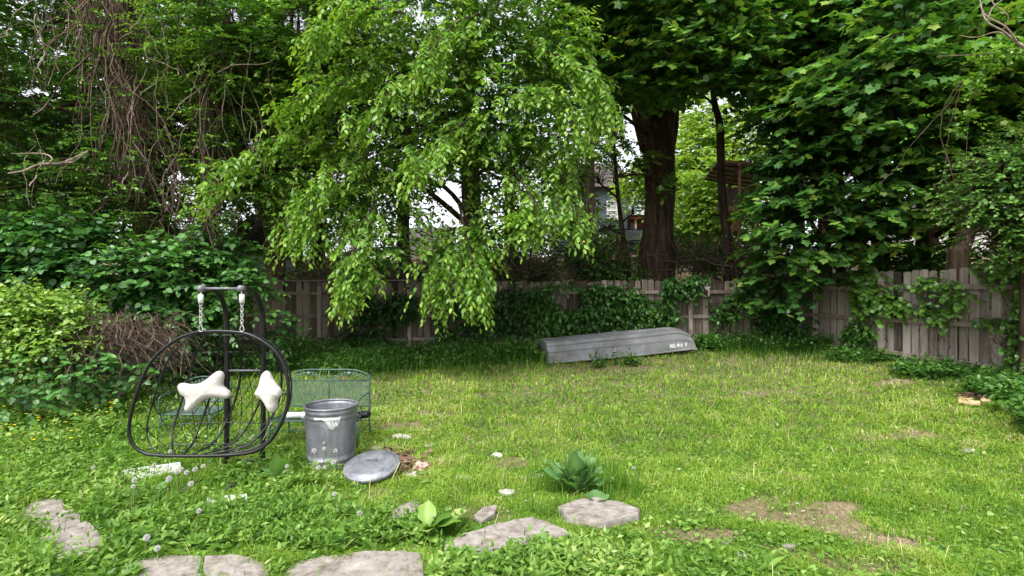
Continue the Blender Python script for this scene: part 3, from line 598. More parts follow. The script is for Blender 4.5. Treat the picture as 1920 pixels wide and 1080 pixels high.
grow(0, 'maple_sapling', 'slender young maple leaning right of the massive trunk, behind the fence', [(1368, 520, 14.6), (1362, 440, 14.6), (1352, 340, 14.5), (1350, 240, 14.4), (1338, 180, 14.2), (1330, 60, 14)], [.16, .13, .11, .10, .07, .03],
     [(1330, 130, 14, .9, .8, .4), (1300, 180, 14, .5, .6, .2), (1395, 160, 14, .7, .8, .3), (1330, 40, 14, 1.3, 1.2, .8), (1340, -100, 14, 1.5, 1.2, 1)], 650, .5, 7, .19, 'maple', 'maple', .2, tier=.3, v0=.35, vt=.3)
grow(0, 'young_tree', 'thin crooked young tree left of the massive trunk with sparse leaves', [(1178, 500, 16), (1168, 440, 16), (1158, 360, 15.8), (1152, 280, 15.6), (1146, 180, 15.4)], [.085, .075, .06, .05, .02],
     [(1150, 270, 15.4, .7, .7, .6), (1175, 330, 15.5, .5, .6, .5), (1120, 340, 15.5, .6, .7, .6), (1150, 180, 15.4, 1.1, .9, .7), (1130, 430, 16, .5, .6, .4), (1190, 400, 16, .3, .4, .3)], 420, .5, 8, .12, 'ovate', 'compound', .2, v0=.5, vt=.3, hole=.55)
# --- maples of the dark right-hand side
RM = dict(tm='maple', mat='maple', S=.165, L=.58, leaves=10, droop=.26, tier=.5)
grow(0, 'maple_tree', 'dense dark maple whose tiers fill the right behind the young leaning maple', [(1548, 505, 14.5), (1545, 420, 14.4), (1547, 320, 14.3), (1540, 160, 14.2), (1535, -40, 14)], [.17, .15, .14, .12, .06],
     [(1520, 60, 11.5, 1.4, 1.4, .9), (1500, 190, 11, 1.0, 1.2, .6), (1600, 170, 10.6, 1.3, 1.2, .5), (1490, 300, 11, .75, 1.1, .6), (1570, 280, 10.8, 1.2, 1.2, .5), (1480, 400, 11, .7, 1.0, .5), (1550, 400, 10.8, 1.0, 1.1, .6), (1480, 480, 11.4, .7, .7, .5), (1550, 480, 11.2, .7, .6, .35), (1470, 540, 11.8, .5, .4, .25), (1520, -130, 12, 3, 2.4, 1.4)],
     2700, v0=.22, vt=.25, vout=.3, seedo=2, **RM)
grow(0, 'maple_tree', 'twin-stemmed maple with brighter upper tiers behind the right-hand fence', [(1740, 500, 13), (1738, 420, 13), (1735, 330, 13), (1725, 160, 12.8), (1715, -60, 12.6)], [.27, .22, .20, .16, .08],
     [(1680, 60, 10, 1.5, 1.3, .9), (1810, 60, 10.5, 1.4, 1.2, 1.0), (1660, 160, 9.4, 1.5, 1.1, .45), (1770, 130, 9.2, 1.2, 1.1, .45), (1640, 240, 9.8, 1.1, 1.0, .6), (1760, 240, 9.8, 1.3, 1.1, .7), (1860, 210, 10, 1.0, 1.2, 1.0), (1660, 340, 10.4, 1.0, 1.0, .6), (1740, 360, 10.8, 1.0, 1.0, .5), (1640, 430, 10.8, .9, .9, .4), (1710, 440, 11, .8, .8, .35), (1880, 330, 11, .6, .8, .6), (1900, 100, 10, 1, 1.4, 1.2), (1750, -150, 11, 3.4, 2.4, 1.4), (1980, 100, 9.5, 1.4, 2, 2.2), (2060, 350, 9, 1.2, 1.6, 1.8)],
     3500, v0=.32, vt=.3, vout=.35, seedo=4, **RM)
grow(0, 'woodland_tree', 'dark slim tree standing between the two right-hand maples', [(1577, 500, 13.6), (1576, 420, 13.6), (1574, 320, 13.5), (1585, 120, 13.4)], [.12, .10, .09, .04],
     [(1580, 340, 13, 1, .8, .6), (1600, 130, 13, 1.6, 1.3, 1.2), (1600, -60, 13, 2, 1.5, 1.2), (1600, 420, 12.6, .7, .6, .5)], 900, v0=.06, vt=.12, seedo=6, **RM)
grow(0, 'leaning_tree', 'dark leaning curved tree showing just above the right-hand fence', [(1795, 500, 9.6), (1800, 470, 9.6), (1818, 430, 9.7), (1845, 395, 10), (1875, 300, 10.4), (1890, 160, 10.8)], [.17, .15, .13, .12, .09, .05],
     [(1880, 250, 10.6, .8, .9, .8), (1900, 120, 11, 1.2, 1, 1), (1930, -60, 11, 1.8, 1.6, 1.3), (1770, 380, 10.5, .5, .5, .4)], 900, v0=.15, vt=.2, seedo=7, **RM)
grow(0, 'small_leaved_tree', 'small tree with light green rounded leaves above the right-hand fence', [(1925, 520, 8.0), (1918, 440, 7.9), (1930, 350, 7.8), (1950, 250, 7.8)], [.09, .08, .06, .03],
     [(1880, 330, 7.6, .55, .6, .38), (1850, 385, 7.6, .5, .5, .28), (1900, 420, 7.5, .5, .5, .35), (1930, 300, 7.6, .6, .6, .5), (1980, 400, 7.4, .7, .8, .8), (1860, 450, 7.7, .4, .4, .2), (1830, 360, 7.7, .3, .3, .15)], 1500, .32, 9, .062, 'broad', 'ivy', .15, v0=.6, vt=.3, vout=.2, hole=.8)
# --- far trees; sunlight is painted into the brightest one
def bg(px, py, d, sc, label, n, mat='compound', v0=.25, extra=None, bw=1.0, grp='trees far behind the fence', hole=.75, S=.26, ty=520):
    bl = [(px, py, d, 1.3*sc*bw, 1.2*sc, 1.1*sc), (px-sc*50*bw, py+40, d, sc*bw, sc, .8*sc), (px+sc*50*bw, py+30, d, sc*bw, sc, .8*sc), (px+10, py-sc*50, d, sc*bw, sc, sc), (px-20*bw, py+sc*60, d, .8*sc*bw, sc, .6*sc)]
    grow(0, 'distant_tree', label, [(px, ty, d), (px-4, (ty+py)/2, d), (px+5, py, d), (px, py-sc*50, d)], [.07*sc+.08, .06*sc+.06, .05*sc+.04, .03], bl, int(n*(.62 if px > 1050 else .95)), .9, 7, S, 'slim', mat, .2, v0=v0, vt=.25, vout=.2, group=grp, wid=2.1, hole=hole, seedo=px*.01, clump=(.5, .3))
bg(1335, 300, 29, 2.0, 'yellow-green tree coloured as if sunlit, in the open between the massive trunk and the dark maples', 5200, 'yellowgreen', .75, hole=0, S=.3)  # sunlit brightness is put into the leaf colour by the high base value
bg(1325, 415, 25, 1.25, 'low yellow-green bush-like tree right of the massive trunk', 3000, 'yellowgreen', .6, hole=0, S=.24, ty=500)
bg(1460, 340, 27, 1.3, 'green tree behind the canopy shelter', 1100, 'yellowgreen', .15, hole=0)
bg(1090, 400, 22, 1.2, 'green tree in front of the slate-blue house', 520, 'compound', .5, hole=.6)
bg(960, 250, 22, 3.0, 'tall dense tree behind the arching broadleaf tree', 1700, v0=.15)
bg(760, 280, 22, 3.2, 'dense green tree behind the pale gap in the middle', 1500, v0=.15)
bg(600, 180, 23, 3.0, 'tall tree behind the slim trunks at left centre', 2600, v0=.2)
bg(590, 450, 26, 1.6, 'low yellow-green tree beyond the slim trunks', 700, 'yellowgreen', .15, S=.22)
bg(400, 230, 19, 2.8, 'dense tree behind the vine-clad trunks', 1800, v0=.15)
bg(160, 230, 17, 3.2, 'dark dense tree at the far left', 3400, v0=.1)
bg(-60, 280, 15, 3.0, 'dark tree beyond the left edge of the yard', 1500, v0=.1)
bg(1110, 40, 20, 1.9, 'tree crown above the slate-blue house', 1100, v0=.2, bw=.7)
bg(1650, 130, 18, 2.6, 'deep green tree behind the dark maples', 1900, v0=.05, hole=1.1, bw=.75)
bg(1800, 200, 17, 3.0, 'deep green tree behind the twin-stemmed maple', 2300, v0=.05, hole=.9)
bg(1960, 300, 15, 3.0, 'deep green tree at the far right', 1700, v0=.08)
bg(1500, 0, 19, 2.0, 'deep green tree above the canopy shelter', 1300, v0=.1, bw=.8)
bg(2250, 250, 13, 3.2, 'tree outside the right-hand corner of the yard', 900, v0=.15)
bg(-320, 250, 12, 3.2, 'tree outside the left-hand corner of the yard', 900, v0=.15)

# ================================================================== SHRUBS, HEDGE, VINES
def shrub(name, label, cat, blobs, n, L, leaves, S, tm, mat, stems, v0=.3, vt=.3, droop=.2, vout=.25, group=None, clump=(1.4, .3), vine=None, wid=1.0, lean=.1, leanv=(0, 0, 0)):
    A, d, q, k, C = blob_pts(blobs, n); base = C[0].copy(); base[2] = gz(base[0], base[1])
    root = empty(name, tuple(base), label, cat, group)
    keep = (nz(A, clump[0], 3) > clump[1]*2-1) & (A[:, 2] > gz(A[:, 0], A[:, 1])+.04); A, d, q, k = A[keep], d[keep], q[keep], k[keep]
    f = Fol(); tw = Fol()
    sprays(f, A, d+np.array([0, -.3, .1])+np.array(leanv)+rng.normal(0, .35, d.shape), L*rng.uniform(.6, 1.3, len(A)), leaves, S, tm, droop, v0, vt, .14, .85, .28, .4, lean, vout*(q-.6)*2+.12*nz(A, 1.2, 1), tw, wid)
    mb = MB()
    for j in range(stems):
        c = C[j % len(C)]+rng.normal(0, .12, 3); b = np.array([c[0]+random.uniform(-.3, .3), c[1]+random.uniform(-.15, .25), 0]); b[2] = gz(b[0], b[1])
        pl = spline([b, (b+c)/2+rng.normal(0, .12, 3), c], 4); mb.tube(pl, list(np.linspace(.018, .006, len(pl))), 5)
    f.build('foliage', M[mat], root); tw.build('twigs', M['twig'], root)
    if stems: mb.build('stems', M['twig'], root, True)
    return root
shrub('large_leaved_shrub', 'dark glossy big-leaved shrub behind the bright hedge at the left', 'shrub', [(60, 500, 9.4, 1.0, .6, .55), (170, 500, 9.4, 1.0, .6, .5), (280, 520, 9.3, .8, .6, .5), (-60, 480, 9.2, 1, .7, .7), (120, 440, 9.6, .9, .5, .3)], 1000, .5, 8, .15, 'broad', 'shrub', 14, .3, .3)
shrub('broadleaf_shrub', 'leafy green shrub directly behind the top bar of the swing stand', 'shrub', [(350, 520, 9.6, .8, .6, .6), (430, 540, 9.6, .7, .5, .5), (340, 600, 9.4, .8, .5, .5), (450, 600, 9.8, .6, .5, .45), (500, 600, 10, .4, .4, .5), (400, 470, 9.8, .6, .4, .3), (320, 640, 9.2, .5, .3, .3)], 1250, .42, 8, .13, 'ovate', 'shrub', 14, .3, .35, wid=1.3)
def hedge():
    root = shrub('creeper_hedge', 'bright green creeper heaped over the old wire fence at the left edge', 'hedge', [(20, 620, 7.4, .65, .4, .36), (100, 605, 7.5, .6, .4, .3), (180, 590, 7.7, .6, .35, .2), (240, 600, 8.0, .5, .3, .22), (-80, 620, 7.2, .7, .4, .4), (60, 650, 7.2, .45, .3, .2), (30, 575, 7.8, .7, .3, .1), (130, 640, 7.3, .2, .3, .10), (60, 570, 7.5, .3, .3, .16), (150, 562, 7.8, .22, .3, .12)], 1700, .36, 8, .085, 'ovate', 'creeper', 0, .5, .35, vout=.25, leanv=(0, -.4, .1), wid=1.2)
    f = Fol(); m = 620   # dead vine thatch hanging from the hedge
    px = rng.uniform(90, 330, m); top = rng.uniform(585, 650, m); c = []
    for i in range(m):
        d = 7.35+(px[i]-90)/400+rng.uniform(-.2, .4); a = P(px[i], top[i], d); x = a.copy(); pl = [a]; dr = rng.normal(0, .06, 3)
        for s in range(5): dr = dr*.6+rng.normal(0, .05, 3); x = x+dr*np.array([1.3, 1, .5])-UP*rng.uniform(.05, .13); x[2] = max(x[2], gz(x[0], x[1])+.02); pl.append(x.copy())
        c.append(pl)
    strands(f, np.array(c), np.full((m, 6), .005)*rng.uniform(.5, 1.7, (m, 1))); f.build('dead_vine_thatch', M['vine'], root)
    mb = MB()
    for X, Y in [(-7.6, 7.2), (-7.0, 8.2), (-6.4, 9.3)]:
        mb.tube([(X, Y, gz(X, Y)-.1), (X, Y, .95)], .03, 8)
    mb.build('post', M['greymetal'], root)
    g = Fol(); k = 0; cs = []
    for i in range(60):
        s = i/60; cs.append([(-7.7+1.4*s, 7.0+2.4*s, -.1), (-7.7+1.4*(s+.06), 7.0+2.4*(s+.06), .9)]); cs.append([(-7.7+1.4*(s+.06), 7.0+2.4*(s+.06), -.1), (-7.7+1.4*s, 7.0+2.4*s, .9)])
    strands(g, np.array(cs), np.full((len(cs), 2), .003)); g.build('wire_mesh', M['greymetal'], root)
hedge()
shrub('bramble_patch', 'darker leafy brambles at the foot of the hedge by the left edge', 'brambles', [(60, 710, 6.9, .9, .4, .22), (170, 700, 7.2, .9, .4, .22), (-60, 720, 6.6, .9, .5, .3), (250, 700, 7.8, .6, .4, .12), (20, 760, 6.3, .8, .3, .15)], 230, .34, 6, .10, 'broad', 'shrub', 10, .45, .35)
def celandine(px, py, s, lab):
    c = G(px, py); root = empty('celandine_plant', tuple(c), lab, 'wildflower', 'yellow flowering plants of the rough corner')
    f = Fol(); m = 50; A = c+np.stack([rng.normal(0, .14*s, m), rng.normal(0, .12*s, m), np.zeros(m)], -1); A[:, 2] = gz(A[:, 0], A[:, 1])
    T = UP+rng.normal(0, .35, (m, 3)); L = rng.uniform(.2, .42, m)*s; sprays(f, A, T, L, 8, .06*s, 'broad', .15, .45, .3, .12, 1, .3, .4); f.build('foliage', M['weed'], root)
    fl = Fol(); k = 7; tip = A[:k]+nrm(T[:k])*L[:k, None]+UP*.05
    for j in range(5):
        a = j*1.2566+rng.uniform(0, .3, k); fl.add(tip, np.stack([np.cos(a), np.sin(a), a*0+.3], -1), np.stack([-np.cos(a)*.3, -np.sin(a)*.3, a*0+1], -1), .022, 'broad', .5, 1.2)
    fl.build('flowers', M['yellow'], root)
M['yellow'] = leafmat('yellow_petal', [(0, (.75, .55, .02)), (1, (.85, .68, .05))], .3, .03)
for px, py, s, lab in [(50, 800, 1.1, 'yellow-flowered weed at the left edge below the hedge'), (130, 790, 1.0, 'yellow-flowered weed between the hedge and the swing chair'), (60, 850, 1.0, 'yellow-flowered weed low by the left edge'), (180, 815, .9, 'yellow-flowered weed nearest to the swing chair'),
                       (110, 850, .9, 'yellow-flowered weed behind the dandelion at the left'), (15, 830, 1.0, 'yellow-flowered weed cut by the left edge'), (215, 775, .8, 'yellow-flowered weed against the swing basket rim')]: celandine(px, py, s, lab)
# --- vines climbing on fences
def on_back(px, z_px):   # point on the yard face of the back fence
    k = (px-960)/F; s = (FB-FA); # solve x = k*y on line
    u = (k*FA[1]-FA[0])/(s[0]-k*s[1]); q = FA+s*u; return np.array([q[0], q[1]-.13, CZ+(HY-z_px)/F*q[1]])
def on_right(px, z_px):
    k = (px-960)/F; s = (FC-FB); u = (k*FB[1]-FB[0])/(s[0]-k*s[1]); q = FB+s*u; return np.array([q[0]-.12, q[1]-.04, CZ+(HY-z_px)/F*q[1]])
def vine(label, ell, where, n, S, mat, v0, vt=.25, tm='ovate', stems=12, name='creeper_vine', L=.3, dead=0, depth=.16, wid=1.25, group='climbing vines on the fences'):
    pts = []
    wt = np.array([e[2]*e[3] for e in ell], float); ks = rng.choice(len(ell), n, p=wt/wt.sum())
    for k in ks:
        e = ell[k]; r = math.sqrt(rng.random()); a = rng.uniform(0, 6.28); p = where(e[0]+e[2]*r*math.cos(a), e[1]+e[3]*r*math.sin(a)); pts.append(p+np.array([0, -abs(rng.normal(0, depth)), 0]))
    A = np.array(pts); k = (nz(A, 2.0, 4) > -.45); A = A[k]; m = len(A)
    c0 = A[0].copy(); c0[2] = gz(c0[0], c0[1]); root = empty(name, tuple(c0), label, 'vine', group)
    f = Fol(); tw = Fol(); T = np.stack([rng.normal(0, .5, m), rng.normal(-.5, .3, m), rng.normal(-.1, .5, m)], -1)
    sprays(f, A, T, L*rng.uniform(.6, 1.3, m), 6, S, tm, .3, v0, vt, .14, .8, .3, .4, .35, .14*nz(A, 1.8, 3), tw, wid)
    f.build('foliage', M[mat], root); tw.build('twigs', M['twig'], root)
    g = Fol(); cs = []
    for j in range(stems+dead):
        a = A[rng.integers(m)]+np.array([0, .05, 0]); b = A[rng.integers(m)].copy(); b[:2] = a[:2]+(b[:2]-a[:2])*(.3 if j < stems else .7); b[2] = (gz(b[0], b[1]) if j < stems else a[2]-rng.uniform(0, .9))
        pl = [a+(b-a)*t+rng.normal(0, .05, 3)*math.sin(t*3.14) for t in np.linspace(0, 1, 9)]; cs.append(pl)
    strands(g, np.array(cs), np.full((len(cs), 9), .006)*rng.uniform(.5, 1.6, (len(cs), 1))); g.build('stems', M['vine'], root)
vine('dense dark vine blanket on the middle of the back fence above the boat', [(1110, 578, 120, 45), (1040, 590, 60, 45), (1200, 575, 60, 40), (1150, 560, 110, 26), (1060, 545, 70, 14)], on_back, 1500, .12, 'ivy', .38, dead=10)
vine('dark vine clump on the fence below the drooping boughs', [(700, 600, 45, 50), (680, 640, 60, 20), (760, 575, 30, 30)], on_back, 380, .12, 'ivy', .15)
vine('dark vine on the fence left of the boat', [(880, 590, 60, 50), (960, 580, 50, 50), (840, 640, 40, 14)], on_back, 480, .12, 'ivy', .12)
vine('vine over the fence top around the small red box', [(1260, 540, 40, 20), (1290, 530, 40, 12), (1350, 560, 26, 40), (1390, 545, 40, 22), (1250, 600, 12, 30), (1300, 640, 30, 10)], on_back, 520, .13, 'ivy', .35, dead=26)
vine('shaded vine in the corner where the two fences meet', [(1440, 570, 40, 45), (1490, 600, 34, 50), (1530, 590, 24, 55), (1420, 640, 40, 12)], on_back, 760, .14, 'ivy', .22, depth=.3)
vine('light green creeper spilling over the left end of the right-hand fence', [(1620, 530, 20, 22), (1640, 560, 26, 24), (1606, 550, 8, 36), (1680, 570, 20, 9), (1612, 512, 10, 10)], on_right, 170, .12, 'creeper', .22, tm='broad', stems=5, dead=8)
vine('dark leafy vine at the foot of the right-hand fence beside its first post', [(1600, 636, 24, 22), (1610, 612, 14, 14)], on_right, 130, .12, 'ivy', .4, stems=5)
vine('green creeper on the middle of the right-hand fence', [(1750, 530, 30, 10), (1745, 560, 16, 8), (1740, 582, 10, 14), (1785, 552, 18, 7), (1690, 536, 8, 5)], on_right, 130, .10, 'creeper', .18, tm='broad', stems=4, dead=30)
vine('tangled creeper and dead stems over the nearest stretch of the right-hand fence', [(1880, 515, 40, 18), (1840, 500, 20, 8), (1850, 600, 30, 6), (1905, 600, 24, 30), (1905, 650, 24, 34), (1960, 560, 60, 70)], on_right, 380, .085, 'creeper', .15, tm='broad', stems=10, dead=90)
# --- brush behind the fence
def brush(label, ell, n, r=.008, mat='vine', extra_leaf=0):
    cs = []
    for i in range(n):
        e = ell[rng.integers(len(ell))]; p = P(e[0]+rng.normal(0, e[2]*.5), e[1]+rng.normal(0, e[3]*.5), e[4]+rng.uniform(-.5, .5)); d = nrm(rng.normal(0, 1, 3)*np.array([1, .6, .8])+UP*.4); pl = [p]
        for s in range(5): d = nrm(d+rng.normal(0, .35, 3)); p = p+d*rng.uniform(.08, .28); pl.append(p)
        cs.append(pl)
    cs = np.array(cs); g = gz(cs[..., 0], cs[..., 1])+.02; cs[..., 2] = np.maximum(cs[..., 2], g)
    f = Fol(); strands(f, cs, np.full(cs.shape[:2], r)*rng.uniform(.4, 2, (n, 1))*np.linspace(1.3, .5, 6)[None])
    c = cs[0, 0]; root = empty('brush_pile', (c[0], c[1], float(gz(c[0], c[1]))), label, 'brush pile', 'brush behind the fence')
    f.build('dead_branches', M[mat], root); lf = Fol(); A = cs[:, 3][rng.random(n) < .5]; sprays(lf, A, rng.normal(0, 1, A.shape), .3*np.ones(len(A)), 6, .11, 'slim', .2, .1, .2, .15); lf.build('leaves', M['ivy'], root)
brush('brown brush heap behind the fence at the foot of the arching tree', [(960, 500, 70, 40, 14.8), (900, 520, 60, 24, 14.8), (1020, 510, 60, 30, 15)], 520)
brush('dark brown brush heap just left of the massive trunk', [(1165, 500, 30, 24, 15.6), (1130, 515, 40, 18, 15.4)], 240)
brush('tangled brown brush between the leaning sapling and the dark maples', [(1450, 490, 70, 26, 13.8), (1400, 500, 40, 22, 14), (1310, 500, 40, 20, 15)], 520)
brush('dark brush behind the fence at the left', [(720, 520, 90, 14, 15), (600, 520, 70, 8, 15), (820, 520, 60, 16, 15)], 330)
shrub('understorey_bush', 'dark bush behind the fence just left of the massive trunk', 'shrub', [(1120, 500, 15, .9, .6, .45), (1080, 470, 15.4, .7, .6, .5), (1060, 515, 14.8, .9, .5, .35), (1180, 525, 14.6, .5, .4, .2)], 700, .4, 7, .13, 'slim', 'ivy', 10, .3, group='bushes behind the fence', wid=1.7)
shrub('understorey_bush', 'dark bush behind the fence right of the massive trunk', 'shrub', [(1300, 505, 14.8, .7, .5, .3), (1340, 480, 15.4, .6, .6, .4), (1430, 510, 14.4, 1.0, .5, .4), (1280, 470, 16, .4, .4, .4)], 600, .4, 7, .13, 'slim', 'ivy', 10, .35, group='bushes behind the fence', wid=1.7)
shrub('understorey_bush', 'dark bush hiding the ground behind the middle of the fence', 'shrub', [(860, 510, 15, 1.3, .6, .4), (960, 500, 15.6, 1.2, .6, .6), (740, 515, 15.4, 1.2, .6, .25), (1000, 530, 14.6, .9, .4, .25)], 900, .4, 7, .13, 'slim', 'ivy', 12, .08, group='bushes behind the fence', wid=1.7)
shrub('understorey_bush', 'dark bush behind the right-hand fence', 'shrub', [(1660, 490, 11.6, .9, .5, .35), (1600, 500, 12.4, .9, .5, .4), (1740, 490, 11, .6, .4, .25), (1870, 480, 9.8, .5, .4, .3)], 800, .4, 7, .13, 'slim', 'ivy', 12, .15, group='bushes behind the fence', wid=1.7)
shrub('understorey_bush', 'low green bush behind the left end of the fence', 'shrub', [(540, 512, 16.5, 1.0, .6, .14), (600, 515, 17, 1.2, .6, .16), (450, 505, 14.6, .6, .5, .35)], 420, .35, 7, .12, 'slim', 'creeper', 8, .2, group='bushes behind the fence', wid=1.7)

# ================================================================== HANGING VINES AND DEAD WOOD
def hanging(label, items, mat='vine', leafy=0, name='hanging_vines', r=.009, group='dead vines hanging in the left-hand trees'):
    cs = []
    for px, py0, py1, sp, d, n in items:
        for i in range(n):
            x = P(px+rng.normal(0, sp), py0+rng.uniform(-30, 30), d+rng.uniform(-.6, .4)); L = max(.3, (py1-py0)/F*d*rng.uniform(.5, 1.05)); pl = [x]; dr = rng.normal(0, .05, 3)*np.array([1, 1, 0]); wob = rng.uniform(.012, .055)
            for s in range(14): dr = dr*.75+rng.normal(0, wob, 3)*np.array([1, .6, .3]); x = x-UP*L/14+dr; pl.append(x)
            cs.append(pl)
    cs = np.array(cs); f = Fol(); strands(f, cs, np.full(cs.shape[:2], r)*rng.uniform(.4, 1.8, (len(cs), 1)))
    c = cs[0, 0]; root = empty(name, tuple(cs[0, -1]), label, 'vine', group); f.build('stems', M[mat], root)
    if leafy:
        lf = Fol(); A = cs[:, ::2].reshape(-1, 3); A = A[rng.random(len(A)) < leafy]; sprays(lf, A, rng.normal(0, 1, A.shape)*np.array([1, 1, .3]), .25*np.ones(len(A)), 6, .07, 'slim', .2, .5, .3, .15, wid=1.8); lf.build('leaves', M['compound'], root)
hanging('thick curtain of brown dead vines wrapped round the big left-hand trunk', [(225, -20, 260, 20, 10.6, 50), (240, 150, 380, 16, 10.6, 60), (165, -30, 130, 18, 9.9, 55), (265, 250, 420, 12, 10.6, 26), (205, 60, 330, 8, 9.6, 14)], leafy=.12)
hanging('brown dead vines hanging along the narrow vine-clad trunk', [(392, 130, 400, 8, 10.4, 26), (330, 330, 480, 10, 10, 16), (350, 420, 540, 20, 9.9, 20), (400, 360, 520, 10, 9.9, 16)], leafy=.08)
hanging('thin pale vine strands hanging from the upper left canopy', [(60, 20, 180, 14, 9.6, 6), (100, 10, 170, 20, 9.6, 7), (300, 30, 200, 40, 9.8, 10), (430, 100, 330, 40, 9.8, 10), (70, 270, 390, 6, 9.2, 4), (530, 60, 200, 20, 10, 4), (300, 100, 330, 60, 10, 10)], 'palevine', .1, r=.006)
hanging('leafy creeper strand dangling in front of the right-hand maple', [(1808, 130, 330, 3, 8.2, 3)], 'vine', .9, r=.008, group=None)
def deadbranch(label, polys, r, mat, name='dead_branch'):
    mb = MB()
    for pts, rr in polys: pl = spline([P(*p) for p in pts], 5); mb.tube(pl, list(np.linspace(rr, rr*.35, len(pl))), 7)
    c = P(*polys[0][0][0]); root = empty(name, tuple(c), label, 'branch'); mb.build('wood', M[mat], root, True); return root
deadbranch('pale broken dead branch poking from the left-hand foliage', [([(165, 285, 10), (120, 305, 9.6), (90, 308, 9.3), (68, 310, 9.1), (45, 320, 8.9), (15, 325, 8.8)], .035), ([(90, 308, 9.3), (98, 298, 9.3), (80, 288, 9.4), (20, 288, 9.6)], .018), ([(120, 305, 9.6), (140, 302, 9.4), (165, 282, 9.5)], .015)], .04, 'palevine')
deadbranch('bare pale forked branch hanging into the top right corner', [([(1935, 95, 7.2), (1908, 80, 7.2), (1880, 58, 7.2), (1850, 40, 7.2), (1838, 8, 7.3)], .022), ([(1908, 80, 7.2), (1885, 50, 7.1), (1845, 25, 7.1), (1835, -20, 7.2)], .014), ([(1880, 58, 7.2), (1890, 30, 7.1), (1860, 2, 7.1), (1890, -20, 7.1)], .010), ([(1900, 75, 7.2), (1870, 60, 7.3), (1830, 70, 7.4), (1798, 66, 7.5)], .009), ([(1850, 40, 7.2), (1865, 10, 7.2), (1900, -10, 7.1)], .009)], .03, 'palevine')
rt = deadbranch('thin horizontal branch with young yellow leaves near the top right', [([(1990, 70, 7.6), (1920, 88, 7.6), (1860, 100, 7.6), (1800, 104, 7.7), (1755, 106, 7.8)], .016), ([(1860, 100, 7.6), (1835, 150, 7.7), (1818, 200, 7.8), (1810, 320, 7.9)], .007)], .02, 'vine', 'leafy_branch')
lf = Fol(); A = np.concatenate([np.array(spline([P(1960, 78, 7.6), P(1880, 96, 7.6), P(1830, 108, 7.7)], 14)), np.array(spline([P(1850, 120, 7.6), P(1830, 160, 7.7), P(1815, 240, 7.8)], 10))]); A = np.repeat(A, 3, 0)+rng.normal(0, .05, (len(A)*3, 3))
sprays(lf, A, rng.normal(0, 1, A.shape)*np.array([1, .6, .5]), .16*np.ones(len(A)), 5, .06, 'broad', .2, .35, .4, .15); lf.build('leaves', M['creeper'], rt)

